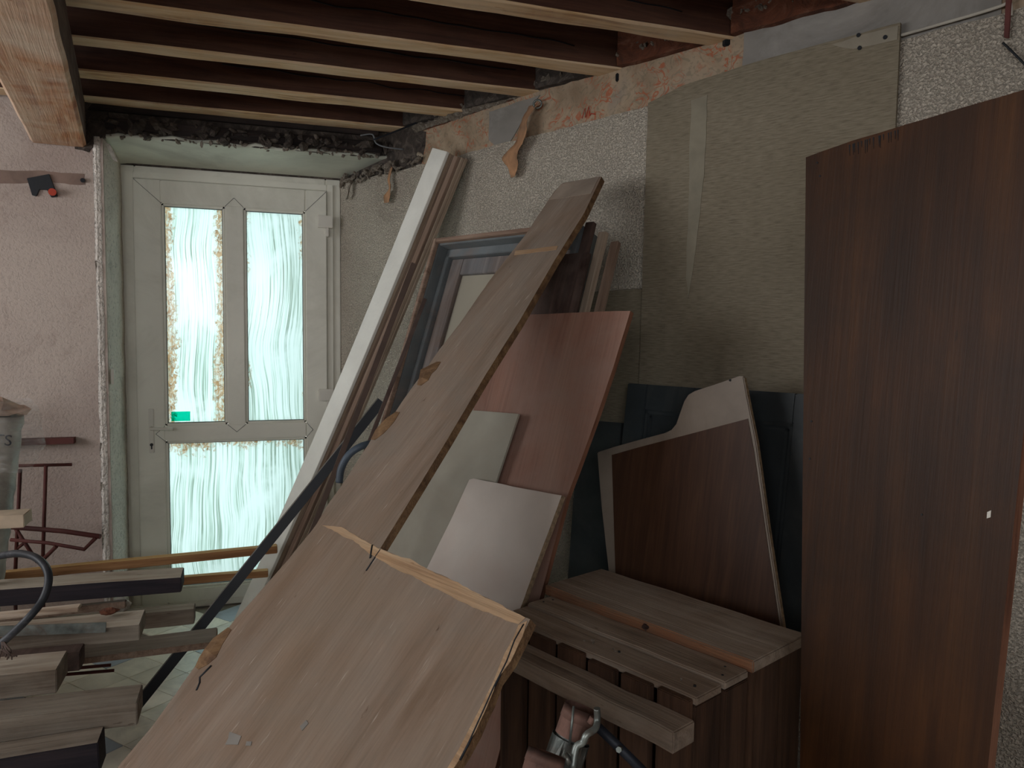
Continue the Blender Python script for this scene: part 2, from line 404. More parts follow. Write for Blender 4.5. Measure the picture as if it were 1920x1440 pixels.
def whitewash_mat(name, edge_stain=True, hw=.15, hh=.55, top=False):
    """glass smeared with whitening: brush lines and tan residue near the edges; mostly lets daylight through"""
    m, t, N, L, bs = nt(name)
    N.remove(bs)
    tc = N.new('ShaderNodeTexCoord')
    sep = N.new('ShaderNodeSeparateXYZ'); L.new(tc.outputs['Object'], sep.inputs[0])
    # gently curving vertical brush strokes
    wob = noise(N, L, coords(N, L, (2.2, 2.2, 2.2), rnd=True), 1.0, 1)
    wx = math_(N, L, 'ADD', math_(N, L, 'MULTIPLY', wob, .10), sep.outputs[0])
    cmb = N.new('ShaderNodeCombineXYZ'); L.new(wx, cmb.inputs[0])
    zz = math_(N, L, 'MULTIPLY', sep.outputs[2], .012); L.new(zz, cmb.inputs[2])
    oi = N.new('ShaderNodeObjectInfo'); L.new(math_(N, L, 'MULTIPLY', oi.outputs['Random'], 9), cmb.inputs[1])
    st = noise(N, L, cmb.outputs[0], 150, 4, 0, .62)
    brush = ramp(N, L, st, [(.36, (.34, .38, .32, 1)), (.45, (.70, .76, .70, 1)), (.55, (1, 1, 1, 1))])
    patch = ramp(N, L, noise(N, L, coords(N, L, (1, 1, .5)), 6, 4, .5), [(.34, (.1, .1, .1, 1)), (.52, (1, 1, 1, 1))])
    col = mix(N, L, patch, (1, 1, 1, 1), brush)
    col = mix(N, L, 1, col, (.205, .275, .268, 1), 'MULTIPLY')
    # tan flaky stain along side edges
    ax = math_(N, L, 'DIVIDE', math_(N, L, 'ABSOLUTE', sep.outputs[0]), hw)
    az = math_(N, L, 'DIVIDE', sep.outputs[2], hh)
    fl = noise(N, L, coords(N, L, (1, 1, .8)), 45, 6, .6, .7)
    fl2 = noise(N, L, coords(N, L, (1, 1, .5)), 5, 4)
    edge = az if top else ax
    e = math_(N, L, 'ADD', math_(N, L, 'MULTIPLY', edge, 1.0), math_(N, L, 'MULTIPLY', math_(N, L, 'ADD', fl, fl2), .75))
    lo = (1.38 if hw < .15 else 1.50) if not top else 1.62
    em = ramp(N, L, math_(N, L, 'SUBTRACT', e, lo - .5), [(.48, (0, 0, 0, 1)), (.56, (1, 1, 1, 1))])
    flk = ramp(N, L, noise(N, L, coords(N, L, (1, 1, .6)), 70, 5, 1.2, .7), [(.38, (.25, .25, .25, 1)), (.56, (1, 1, 1, 1))])
    tan = ramp(N, L, noise(N, L, coords(N, L), 38, 4), [(.35, (.07, .045, .018, 1)), (.6, (.13, .10, .055, 1))])
    col = mix(N, L, math_(N, L, 'MULTIPLY', em, flk), col, tan)
    tr = N.new('ShaderNodeBsdfTransparent'); L.new(col, tr.inputs[0])
    df = N.new('ShaderNodeBsdfTranslucent'); L.new(col, df.inputs[0])
    gl = N.new('ShaderNodeBsdfGlossy'); gl.inputs['Roughness'].default_value = .15
    m1 = N.new('ShaderNodeMixShader'); m1.inputs[0].default_value = .88; L.new(tr.outputs[0], m1.inputs[1]); L.new(df.outputs[0], m1.inputs[2])
    m2 = N.new('ShaderNodeMixShader'); m2.inputs[0].default_value = .04; L.new(m1.outputs[0], m2.inputs[1]); L.new(gl.outputs[0], m2.inputs[2])
    L.new(m2.outputs[0], N['Material Output'].inputs[0]); return m

def film_mat():
    m, t, N, L, bs = nt('clear_plastic_film')
    bs.inputs['Base Color'].default_value = (.8, .82, .82, 1); bs.inputs['Roughness'].default_value = .15
    n = noise(N, L, coords(N, L, (3, 3, 18)), 3, 5, 1)
    bump(N, L, bs, n, .8, .02)
    a = ramp(N, L, n, [(.4, (.03, .03, .03, 1)), (.7, (.3, .3, .3, 1))]); L.new(a, bs.inputs['Alpha']); return m
M_film = film_mat()
def glass_mat():
    m, t, N, L, bs = nt('dusty_glass')
    bs.inputs['Base Color'].default_value = (.44, .41, .33, 1); bs.inputs['Roughness'].default_value = .3  # dust beige, made denser to include the reflection in the pane
    bs.inputs['Alpha'].default_value = .85; return m
M_glass = glass_mat()
M_clear, _t, _N, _L, _b = nt('clear_glass'); _N.remove(_b)
_tr = _N.new('ShaderNodeBsdfTransparent'); _tr.inputs[0].default_value = (.97, .99, .98, 1); _L.new(_tr.outputs[0], _N['Material Output'].inputs[0])

# ------------------------------------------------------------------ setting: shell
YW, YD, ZC = 3.84, 4.17, 2.55       # wall face, door plane, ceiling boards
XR = lambda y: 0.454 + (4.2 - y) * 0.466 / 0.885
def S(o): return setp(o, kind='structure')
floor = S(prism('floor', [(-3.2, -1.6), (XR(-1.6) + .3, -1.6), (XR(4.4) + .3, 4.4), (-3.2, 4.4)], -.2, -.006, M_grout))
ts = .155
me_t = None
dirx, diry = V((cos(radians(40)), sin(radians(40)), 0)), V((-sin(radians(40)), cos(radians(40)), 0))
bm = bmesh.new(); boxb(bm, (-ts / 2 + .0015, -ts / 2 + .0015, -.008), (ts / 2 - .0015, ts / 2 - .0015, 0))
me_t = bpy.data.meshes.new('tile'); bm.to_mesh(me_t); bm.free(); me_t.materials.append(M_tile)
me_tb = me_t.copy(); me_tb.materials.clear(); me_tb.materials.append(M_tileb)
cnt = 0; rest = bmesh.new()
for i in range(-40, 41):
    for j in range(-40, 41):
        p = V((-.2, 2.9, 0)) + dirx * ts * i + diry * ts * j
        if not (-3.0 < p.x < XR(p.y) - .09 and -1.45 < p.y < 4.1): continue
        if p.y > YW - .09 and not (-.52 < p.x < XR(p.y) - .1): continue
        blue = (i % 4 == 1 and j % 4 == 1) or (i % 4 == 3 and j % 4 == 3) or (i % 4 == 2 and j % 4 == 1)
        rz = Matrix.Translation(p) @ Matrix.Rotation(radians(40), 4, 'Z')
        if -1.0 < p.x < .35 and p.y > 2.35 and cnt < 290:
            o = bpy.data.objects.new('tile', me_tb if blue else me_t); COL.objects.link(o); o.parent = floor; o.matrix_basis = rz; cnt += 1
        else:
            boxb(rest, (-ts / 2 + .0015, -ts / 2 + .0015, -.008), (ts / 2 - .0015, ts / 2 - .0015, 0), 1 if blue else 0, rz)
setp(bm_to('far_tiles', rest, [M_tile, M_tileb], floor, Matrix.Identity(4)), kind='stuff')

ceiling = S(prism('ceiling', [(-3.2, -1.6), (XR(-1.6) + .3, -1.6), (XR(4.4) + .3, 4.4), (-3.2, 4.4)], ZC, ZC + .15, M_joist))
# wall with the door (left of the recess) and the masonry above it
wall_far = S(box('wall_back', (-3.2, YW, 0), (-.612, 4.4, ZC), M_castL))
bm = bmesh.new()
for lo, hi in (((-3.2, -1.75, 0), (-2.6, -1.55, ZC)), ((.4, -1.75, 0), (3.8, -1.55, ZC)), ((-2.6, -1.75, 0), (.4, -1.55, 1.45)), ((-2.6, -1.75, 2.3), (.4, -1.55, ZC))):
    boxb(bm, lo, hi)
S(bm_to('wall_front', bm, M_castL))  # its high opening is unseen, added for light from behind
# left wall with an unglazed window opening that lets daylight in
bm = bmesh.new()
wy0, wy1, wz0, wz1 = .6, 3.2, 1.15, 2.3
for lo, hi in (((-3.2, -1.6, 0), (-3.0, wy0, ZC)), ((-3.2, wy1, 0), (-3.0, 4.4, ZC)), ((-3.2, wy0, 0), (-3.0, wy1, wz0)), ((-3.2, wy0, wz1), (-3.0, wy1, ZC))):
    boxb(bm, lo, hi)
S(bm_to('wall_left', bm, M_castL))
# right wall
wr = S(prism('wall_right', [tuple(wallp(-.3, 0, 0)[:2]), tuple(wallp(6.6, 0, 0)[:2]), tuple(wallp(6.6, -.3, 0)[:2]), tuple(wallp(-.3, -.3, 0)[:2])], 0, ZC, M_infill))
def wall_part(name, pts, o0, th, mat, rough=0, step=.04, skip=(), **k):
    return slab(name, WP(o0), pts, th, mat, wr, rough, step, skip=skip, **k)
def wpt(s, z, o): return wallp(s, o, z)
TH = .016
# roughcast coat, its upper edge slightly climbing and chipped
pts = [wpt(0.02, .0, TH), wpt(6.2, .0, TH), wpt(6.2, 2.33, TH), wpt(3.6, 2.27, TH), wpt(2.0, 2.225, TH), wpt(.7, 2.19, TH), wpt(.02, 2.18, TH)]
wall_part('roughcast_coat', pts, TH, .018, M_cast, .004, .03, skip=(0, 1, 6))
# band of old wallpaper above
wall_part('old_wallpaper', [wpt(.62, 2.15, .004), wpt(2.35, 2.18, .004), wpt(2.35, 2.43, .004), wpt(1.7, 2.40, .004), wpt(.62, 2.345, .004)], .004, .006, M_paper, .004, .05)
wall_part('old_wallpaper', [wpt(2.95, 2.25, .004), wpt(4.6, 2.25, .004), wpt(4.6, 2.47, .004), wpt(2.95, 2.44, .004)], .004, .006, M_paper, .004, .05)
wall_part('grey_plaster_patch', [wpt(2.28, 2.15, .007), wpt(3.0, 2.2, .007), wpt(3.0, 2.47, .007), wpt(2.28, 2.43, .007)], .007, .008, M_greyplaster, .006, .04)
gp = [on_wall(x, y, .008) for x, y in [(917, 210), (1012, 178), (985, 215), (955, 268), (930, 275), (916, 262)]]
wall_part('grey_plaster_patch', gp, .008, .006, M_greyplaster, .004, .03)
wall_part('dark_mortar_patch', [wpt(.02, 2.1, .006), wpt(.66, 2.16, .006), wpt(.70, 2.34, .006), wpt(.40, 2.5, .006), wpt(.02, 2.5, .006)], .006, .01, M_mortar, .012, .03)
# ledge of broken plaster on top of the wallpaper band
def crumbs(name, a, b, nrm, n, size, mat, parent, spread=.02, seed=1):
    rnd = random.Random(seed); bm = bmesh.new()
    for i in range(n):
        t = rnd.random(); p = a.lerp(b, t) + nrm * rnd.uniform(0, spread) + Z * rnd.uniform(-spread, spread)
        s = size * rnd.uniform(.4, 1.5)
        mm = Matrix.Translation(p) @ Matrix.Rotation(rnd.uniform(0, 6), 4, V((rnd.random(), rnd.random(), rnd.random() + .1)).normalized()) @ Matrix.Diagonal((s * rnd.uniform(.6, 1.6), s * .7, s * rnd.uniform(.3, .8), 1))
        g = bmesh.ops.create_icosphere(bm, subdivisions=1, radius=1, matrix=mm)
        for v in g['verts']: v.co += V((rnd.uniform(-1, 1), rnd.uniform(-1, 1), rnd.uniform(-1, 1))) * s * .22
    o = bm_to(name, bm, mat, parent, Matrix.Identity(4)); return setp(o, kind='stuff')
def ledge(s0, z0, s1, z1, o=.03, h=.03, n=60, seed=3):
    rnd = random.Random(seed); bm = bmesh.new(); rows = []
    for i in range(n + 1):
        t = i / n; s = s0 + (s1 - s0) * t; z = z0 + (z1 - z0) * t
        a = rnd.uniform(.6, 1.2) * (.6 + .6 * mnoise.noise(V((s * 6, 0, seed))) + .3)
        rows.append([bm.verts.new(wallp(s, x, zz)) for x, zz in ((-.01, z + h), (o * a, z + h * .8 * a), (o * a * 1.1, z + h * .2), (.006, z - h * .5 * a), (-.01, z - h * .3))])
    for r, q in zip(rows, rows[1:]):
        for j in range(4): bm.faces.new((r[j], r[j + 1], q[j + 1], q[j]))
    bm.faces.new(rows[0]); bm.faces.new(rows[-1][::-1])
    return bm_to('plaster_ledge', bm, M_crumb, wr, Matrix.Identity(4))
ledge(.62, 2.36, 1.75, 2.415, n=70); ledge(1.75, 2.43, 4.6, 2.50, n=120, seed=9)
crumbs('plaster_crumbs', wallp(.05, .02, 2.19), wallp(.7, .02, 2.21), WN, 60, .016, M_crumb, wr, .02, 5)
crumbs('ledge_crumbs', wallp(.7, .02, 2.40), wallp(3.4, .02, 2.47), WN, 110, .010, M_crumb, wr, .018, 6)

# lintel timber and broken masonry over the door recess
def ypoly(name, pts, y, th, mat, parent=None, rough=0, step=.03, skip=()):
    return slab(name, YP(y), [V((x, y, z)) for x, z in pts], th, mat, parent, rough, step, skip=skip)
S(box('trim_1', (-.80, YW + .0, 2.262), (XR(YW) + .08, 4.4, ZC), M_mortar))
tr1 = bpy.data.objects['trim_1']
box('lintel_board', (-.70, YW - .03, 2.36), (XR(YW) - .05, YW + .005, 2.45), M_lintel, tr1, .004)
box('lintel_board', (-.60, YW - .015, 2.285), (XR(YW) - .03, YW + .005, 2.335), M_lintel, tr1, .004)
crumbs('plaster_crumbs', V((-.60, YW - .005, 2.262)), V((XR(YW), YW - .005, 2.262)), V((0, -1, 0)), 60, .011, M_crumb, tr1, .014, 11)
crumbs('mortar_lumps', V((-.62, YW, 2.30)), V((XR(YW), YW, 2.30)), V((0, -1, 0)), 90, .022, M_mortar, tr1, .03, 12)
crumbs('mortar_lumps', V((-.72, YW - .01, 2.27)), V((-.62, YW - .01, 2.5)), V((0, -1, 0)), 40, .03, M_mortar, tr1, .03, 13)
# flat patch coloured dark for the shaded hole beside the beam end
ypoly('broken_corner', [(-.72, 2.19), (-.665, 2.18), (-.635, 2.24), (-.60, 2.25), (-.60, 2.4), (-.74, 2.4)], YW - .004, .02, M_mortar, wall_far, .008, .02)
# recess: curved soffit, rough left reveal, head strip
def soffit():
    bm = bmesh.new(); nx, ny = 40, 12; g = []
    for j in range(ny + 1):
        t = j / ny; y = YW + (YD + .03 - YW) * t
        z = 2.262 - .062 * (t ** 2.2) - .012 * sin(t * pi)
        row = []
        for i in range(nx + 1):
            u = i / nx; x0, x1 = -.615, XR(y) + .02
            x = x0 + (x1 - x0) * u
            jit = 0
            if j == 0: jit = .010 * mnoise.noise(V((x * 11, 0, 0))) + .004 * random.uniform(-1, 1)
            row.append(bm.verts.new((x, y - abs(jit), z + jit - .012 * max(0, (.06 - abs(u)) / .06))))
        g.append(row)
    for a, b in zip(g, g[1:]):
        for i in range(nx): bm.faces.new((a[i], a[i + 1], b[i + 1], b[i])).smooth = True
    ext = bmesh.ops.extrude_face_region(bm, geom=list(bm.faces))
    for v in [x for x in ext['geom'] if isinstance(x, bmesh.types.BMVert)]: v.co.z += .012
    return bm_to('door_soffit', bm, M_soffit, tr1, Matrix.Identity(4))
soffit()
def reveal():
    bm = bmesh.new(); g = []; rnd = random.Random(4)
    prof = [(YW - .002, -.640), (YW - .006, -.625), (YW + .015, -.614), (YW + .07, -.602), (YW + .16, -.592), (YW + .24, -.589), (YD + .05, -.588)]
    n = 50
    for k in range(n + 1):
        z = 2.25 * k / n
        g.append([bm.verts.new((x + rnd.uniform(-.002, .002), y + (rnd.uniform(-.003, .003) if i < 2 else 0), z)) for i, (y, x) in enumerate(prof)])
    for a, b in zip(g, g[1:]):
        for i in range(len(prof) - 1): bm.faces.new((a[i], a[i + 1], b[i + 1], b[i])).smooth = True
    ext = bmesh.ops.extrude_face_region(bm, geom=list(bm.faces))
    for v in [x for x in ext['geom'] if isinstance(x, bmesh.types.BMVert)]: v.co.x -= .012
    return bm_to('door_reveal', bm, M_reveal, wall_far, Matrix.Identity(4))
reveal()
box('reveal_socket', (-.604, YW + .02, 1.16), (-.592, YW + .045, 1.23), M_hinge, wall_far, .002)
slab('loose_plaster_strip', YP(YW + .05), [on_y(x, y, YW + .05) for x, y in [(196, 268), (206, 270), (221, 304), (212, 300)]], .006, M_reveal, wall_far)

# main beam, slightly skewed, and the joists lying over it
bd = (V((-.673, 3.822, 0)) - V((-.446, 2.158, 0))).normalized(); bs_ = V((bd.y, -bd.x, 0))
bc = V((-.446, 2.158, 0)) - bs_ * .105
bm = bmesh.new(); nseg = 60; rows = []
for i in range(nseg + 1):
    a = -3.7 + (3.72 + 1.68) * i / nseg
    w2 = .105 + .004 * mnoise.noise(V((a * 5, 1, 0)))
    rows.append([bm.verts.new((u, a, z + (.004 * mnoise.noise(V((a * 6, u * 20, 2))) if z < 2.3 else 0))) for u, z in
                 ((-w2, 2.38), (-w2, 2.212), (-w2 + .012, 2.2), (w2 - .012, 2.2), (w2, 2.212), (w2, 2.38))])
for r, q in zip(rows, rows[1:]):
    for j in range(6):
        f = bm.faces.new((r[j], r[(j + 1) % 6], q[(j + 1) % 6], q[j])); f.material_index = 0 if 1 <= j <= 3 else 1
bm.faces.new(rows[0]); bm.faces.new(rows[-1][::-1])
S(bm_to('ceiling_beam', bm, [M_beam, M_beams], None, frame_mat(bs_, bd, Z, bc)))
# joists: (photo rows of the near and far lower edges at x=640)
def joist(ya, yb, x0=-2.98, x1=None, z0=2.38):
    """ya/yb: world y of near and far lower edges"""
    yc = (ya + yb) / 2
    xe = XR(yc) + .05 if x1 is None else x1
    n = 44; bm = bmesh.new(); rows = []; sd = random.random() * 50
    for i in range(n + 1):
        x = x0 + (xe - x0) * i / n
        j = lambda k: .006 * mnoise.noise(V((x * 4, k, sd)))
        rows.append([bm.verts.new((x - x0, y - yc + j(q), z)) for q, (y, z) in enumerate(((ya, ZC + .02), (ya, z0 + .006), (ya + .006, z0 + j(7) * .6), (yb - .006, z0 + j(8) * .6), (yb, z0 + .006), (yb, ZC + .02)))])
    for r, q in zip(rows, rows[1:]):
        for k in range(6):
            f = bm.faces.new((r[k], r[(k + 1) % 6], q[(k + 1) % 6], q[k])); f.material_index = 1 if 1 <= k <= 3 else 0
    bm.faces.new(rows[0]); bm.faces.new(rows[-1][::-1])
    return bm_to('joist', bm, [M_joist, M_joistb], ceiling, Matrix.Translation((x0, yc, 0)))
edges = [(228, 239), (183, 198), (128, 143), (60, 80)]
jy = []
for a, b in edges:
    jy.append((on_z(640, a, 2.38).y, on_z(640, b, 2.38).y))
jn = (on_z(1000, 13, 2.38).y, on_z(1000, 37, 2.38).y); jy.append(jn)
jy = [(min(a, b), max(a, b)) for a, b in jy]
step = .43
y0 = jy[-1][0]
w_ = jy[-1][1] - jy[-1][0]
for k in range(1, 9): jy.append((y0 - step * k, y0 - step * k + w_))
print('JOISTS', [(round(a, 3), round(b, 3)) for a, b in jy])
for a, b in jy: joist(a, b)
for k, (x0_, x1_, zz) in enumerate(((-.4, .75, 2.475), (-.1, .95, 2.46), (-.2, 1.0, 2.47), (.1, 1.1, 2.465), (.3, 1.3, 2.46))):
    if k >= len(jy): break
    ya = jy[k][0] - .0015
    tube('joist_crack', [V((x0_ + (x1_ - x0_) * i / 24, ya, zz - .02 * i / 24 + .010 * mnoise.noise(V((i * .35, k * 5, 1))))) for i in range(25)], .0022, M_black, ceiling, 4)
# daub infill between the joist ends above the right wall
for (a, b), (c, d) in zip(jy[:7], jy[1:8]):
    y1, y2 = a, d
    s1, s2 = (4.2 - y1) / .885, (4.2 - y2) / .885
    wall_part('daub_infill', [wpt(s1 + .0, 2.385, .05), wpt(s2 - .0, 2.385, .05), wpt(s2 - .0, 2.54, .02), wpt(s1, 2.54, .02)], .05, .06, M_infill if y1 < 2.9 else M_mortar, .006, .03)

# ------------------------------------------------------------------ door
door = bpy.data.objects.new('door_1', None); COL.objects.link(door); door.matrix_basis = Matrix.Translation((-.08, YD, 0)); S(door)
setp(door, 'white half-glazed door with whitewashed panes in the recess')
def DB(name, x0, x1, z0, z1, y0, y1, mat, bev=.003, parent=None): return box(name, (x0, y0, z0), (x1, y1, z1), mat, parent or door, bev)
fr = bmesh.new()
YF = YD - .0
for lo, hi in (((-.600, YF, 0), (-.530, YF + .07, 2.2)), ((.372, YF, 0), (.448, YF + .07, 2.2)), ((-.530, YF, 2.133), (.372, YF + .07, 2.2))):
    boxb(fr, lo, hi)
bm_to('door_frame', fr, M_pvc, door, Matrix.Identity(4), .004)
fr = bmesh.new()      # frame step left of the leaf
boxb(fr, (-.575, YF - .012, .02), (-.535, YF - .001, 2.17)); boxb(fr, (-.535, YF - .012, 2.139), (.378, YF - .001, 2.17)); boxb(fr, (.378, YF - .012, .02), (.41, YF - .001, 2.17))
bm_to('frame_lip', fr, M_pvc, door, Matrix.Identity(4), .003)
leaf = bmesh.new(); y0, y1 = YF - .028, YF + .045
GL, GM0, GM1, GR = -.412, -.121, -.033, .267
for lo, hi in (((-.533, y0, .03), (GL, y1, 2.133)), ((GR, y0, .03), (.375, y1, 2.133)), ((GL, y0, 2.024), (GR, y1, 2.133)),
               ((GL, y0, .855), (GR, y1, .932)), ((GL, y0, .03), (GR, y1, .10)), ((GM0, y0, .932), (GM1, y1, 2.024))):
    boxb(leaf, lo, hi)
for a_, b_ in (((-.533, 2.133), (GL, 2.024)), ((.375, 2.133), (GR, 2.024)), ((-.12, 2.026), (-.077, 2.07)), ((-.034, 2.026), (-.077, 2.07)), ((-.12, .93), (-.077, .893)), ((-.034, .93), (-.077, .893)), ((GL, .932), (-.455, .893)), ((GL, .855), (-.455, .893)), ((GR, .932), (.30, .893)), ((GR, .855), (.30, .893))):
    tube('mitre_seam', [V((a_[0], y0 - .0003, a_[1])), V((b_[0], y0 - .0003, b_[1]))], .0013, M_gasket, door, 4)
bm_to('door_leaf', leaf, M_pvc, door, Matrix.Identity(4), .004)
def pane(x0, x1, z0, z1, mat, parent=door):
    bd_ = bmesh.new(); b = .012
    for lo, hi in (((x0, YF - .020, z0), (x0 + b, YF + .01, z1)), ((x1 - b, YF - .020, z0), (x1, YF + .01, z1)), ((x0, YF - .020, z0), (x1, YF + .01, z0 + b)), ((x0, YF - .020, z1 - b), (x1, YF + .01, z1))):
        boxb(bd_, lo, hi)
    bm_to('glazing_bead', bd_, M_pvc, parent, Matrix.Identity(4), .003)
    gk = bmesh.new(); e_ = b + .003
    for lo, hi in (((x0 + b, YF - .012, z0 + b), (x0 + e_, YF, z1 - b)), ((x1 - e_, YF - .012, z0 + b), (x1 - b, YF, z1 - b)), ((x0 + e_, YF - .012, z0 + b), (x1 - e_, YF, z0 + e_)), ((x0 + e_, YF - .012, z1 - e_), (x1 - e_, YF, z1 - b))):
        boxb(gk, lo, hi)
    bm_to('gasket', gk, M_gasket, parent, Matrix.Identity(4))
    o = box('pane', (x0 + .005, YF + .002, z0 + .005), (x1 - .005, YF + .006, z1 - .005), M_clear, parent)
    o.data.materials.append(mat)
    for p in o.data.polygons:
        if p.normal.y < -.5: p.material_index = 1      # whitening brushed on the room side
    return o
pane(GL, GM0, .932, 2.024, whitewash_mat('whitewashed_glass_a', hw=.145, hh=.546))
pane(GM1, GR, .932, 2.024, whitewash_mat('whitewashed_glass_b', hw=.19, hh=.546))
pane(GL, GR, .10, .855, whitewash_mat('whitewashed_glass_c', hw=.34, hh=.378, top=True))
mst = plain('green_sticker', (70, 215, 190), .5, bumps=0)
m2, t2, N2, L2, b2 = nt('green_film'); N2.remove(b2)
ts_ = N2.new('ShaderNodeBsdfTransparent'); ts_.inputs[0].default_value = (.05, .75, .6, 1); L2.new(ts_.outputs[0], N2['Material Output'].inputs[0])
box('green_sticker', (-.386, YF - .0005, .952), (-.298, YF + .001, 1.0), m2, door)
pl_ = box('handle_plate', (-.486, y0 - .009, .80), (-.462, y0, 1.02), M_hinge, door, .003)
bm = bmesh.new()
tube_bm(bm, [V((-.474, y0 - .008, .925)), V((-.474, y0 - .05, .925))], .008, 8)
tube_bm(bm, smoothpts([V((-.474, y0 - .05, .925)), V((-.44, y0 - .053, .925)), V((-.37, y0 - .05, .922))], 4), .0075, 8)
bm_to('lever', bm, M_hinge, pl_, Matrix.Identity(4))
bm = bmesh.new(); tube_bm(bm, [V((-.474, y0 - .012, .842)), V((-.474, y0 - .008, .842))], .008, 10); boxb(bm, (-.477, y0 - .0115, .82), (-.471, y0 - .0085, .84))
bm_to('keyhole', bm, M_black, pl_, Matrix.Identity(4))
for z in (1.945, 1.045):
    hg = box('hinge', (.327, y0 - .022, z), (.406, y0, z + .062), M_hinge, door, .004)
    box('hinge_pin', (.368, y0 - .016, z - .045), (.385, y0 + .0, z), M_hinge, hg, .003)
box('threshold', (-.600, YF - .03, 0), (.448, YF + .09, .03), M_pvc, door, .003)
# doorstep strip above frame (dark strip filling the gap)
box('head_gap_filler', (-.60, YF - .004, 2.2), (.47, YF + .06, 2.225), M_mortar, tr1)
# light pavement outside
S(box('ground_outside', (-2.5, 4.42, -.25), (2.5, 5.2, -.05), plain('pavement', (190, 190, 184), .9)))

# ------------------------------------------------------------------ right wall: flat panels
fp = WP(.032)
lp = slab('hardboard_panel', fp, [fp.at(*p) for p in [(1215, 193), (1280, 160), (1420, 115), (1688, 42)]] + [wallp(2.76, .032, .6), wallp(1.92, .032, .6)], .012, M_lpanel, None, .0015, .05, skip=(3, 4))
# bring its lower corners below the dark doors, following the verticals of its edges
setp(lp, 'large faded beige hardboard panel fixed upright on the rough wall', 'panel')
for x, y in ((1660, 70), (1610, 66), (1612, 90)):
    p = on_wall(x, y, .0335); bm = bmesh.new(); tube_bm(bm, [V((0, 0, 0)), WN * .003], .006, 8)
    bm_to('nail_hole', bm, M_black, lp, Matrix.Translation(p))
fp2 = WP(.0195)
pb = slab('plywood_offcut', fp2, [fp2.at(*p) for p in [(1100, 548), (1195, 541), (1206, 541), (1200, 900), (1100, 900)]], .003, M_lpanel)
setp(pb, 'narrow stained board strip on the wall beside the big beige panel', 'board')

fq = fp.__class__(.0335)
for px, cc in (([(1296, 188), (1326, 178), (1320, 330), (1304, 470), (1290, 560), (1286, 520), (1292, 360)], (138, 131, 114)), ([(1560, 84), (1600, 70), (1684, 48), (1682, 74), (1640, 84), (1600, 92)], (150, 142, 126))):
    slab('paint_smear', fq, [fq.at(*p) for p in px], .0012, plain('paint_smear', cc, .85, var=.07, scale=12), lp, .003, .03)

# torn wallpaper strips hanging
def strip(name, pts, label, grp=None, mat=M_torn):
    """pts: (px, py, offset from the wall, half width m, twist)"""
    bm = bmesh.new(); rows = []; P = [on_wall(x, y, o) for x, y, o, w, tw in pts]
    c = P[0].copy(); n = len(pts); sub = 5
    Ps = smoothpts(P, sub)
    for i, p in enumerate(Ps):
        t = min(i / sub, n - 1.0001); k = int(t); f = t - k
        w = pts[k][3] * (1 - f) + pts[k + 1][3] * f; tw = pts[k][4] * (1 - f) + pts[k + 1][4] * f
        d = WD * cos(tw) + WN * sin(tw)
        w *= 1 + .25 * mnoise.noise(V((i * .7, 0, pts[0][0])))
        rows.append([bm.verts.new(p - c + d * w * q + WN * .004 * abs(q) * 2) for q in (-1, -.4, .3, 1)])
    for r, q in zip(rows, rows[1:]):
        for j in range(3): bm.faces.new((r[j], r[j + 1], q[j + 1], q[j])).smooth = True
    ext = bmesh.ops.extrude_face_region(bm, geom=list(bm.faces))
    for v in [x for x in ext['geom'] if isinstance(x, bmesh.types.BMVert)]: v.co -= WN * .0012
    return setp(bm_to(name, bm, mat, None, Matrix.Translation(c)), label, 'wallpaper strip', grp)
strip('torn_wallpaper', [(1005, 196, .03, .034, .1), (986, 225, .045, .032, .4), (978, 262, .05, .046, .4), (958, 292, .05, .054, .15), (964, 312, .045, .036, .2), (964, 332, .04, .020, .4)],
      'long brown torn wallpaper strip curling off the wall above the leaning planks')
strip('torn_wallpaper', [(737, 312, .03, .018, .3), (731, 335, .04, .012, .2), (733, 352, .04, .018, .5), (728, 366, .04, .030, .1), (727, 380, .04, .022, .1)],
      'short curled torn paper scrap hanging left of the white plank top')
strip('torn_wallpaper', [(664, 336, .03, .022, .5), (657, 350, .04, .018, .3), (655, 362, .045, .016, .6), (652, 374, .04, .016, .3)],
      'grimy torn paper tab hanging in the corner by the door head', mat=plain('grimy_paper', (120, 112, 100), .9, dirt=(70, 64, 60), dirtamt=.7))
# ring fixing at the top of the long strip
def ring(name, c, n, R, r, mat, parent=None, seg=16):
    a = n.orthogonal().normalized(); b = n.cross(a)
    return tube(name, [c + (a * cos(t) + b * sin(t)) * R for t in [2 * pi * i / seg for i in range(seg + 1)]], r, mat, parent, 6)
rg = ring('ceiling_ring', on_wall(1008, 195, .03), (WN + WD * .6).normalized(), .016, .004, M_steel)
setp(rg, 'small metal ring in the wallpaper band above the torn strip', 'ring')
# red graffiti mark
gm = tube('red_scrawl', [on_wall(x, y, .009) for x, y in [(1091, 222), (1097, 203), (1098, 221), (1104, 200), (1106, 217), (1109, 213), (1116, 214)]], .0016, plain('red_chalk', (190, 50, 40), .9), wr, 5)
# electrical box on the wallpaper band, small bracket
box('metal_clip', (0, 0, 0), (.03, .02, .04), M_black, wr, .003, mw=Matrix.Translation(on_wall(1360, 84, .02)))
box('metal_clip', (0, 0, 0), (.016, .012, .03), M_black, wr, .003, mw=Matrix.Translation(on_wall(1156, 152, .012)))
rb = slab('red_bracket', WP(.03), [WP(.03).at(*p) for p in [(696, 600), (704, 598), (712, 640), (696, 636)]], .006, M_redtag)
setp(rb, 'small dark red metal bracket on the rough wall behind the white plank', 'bracket')
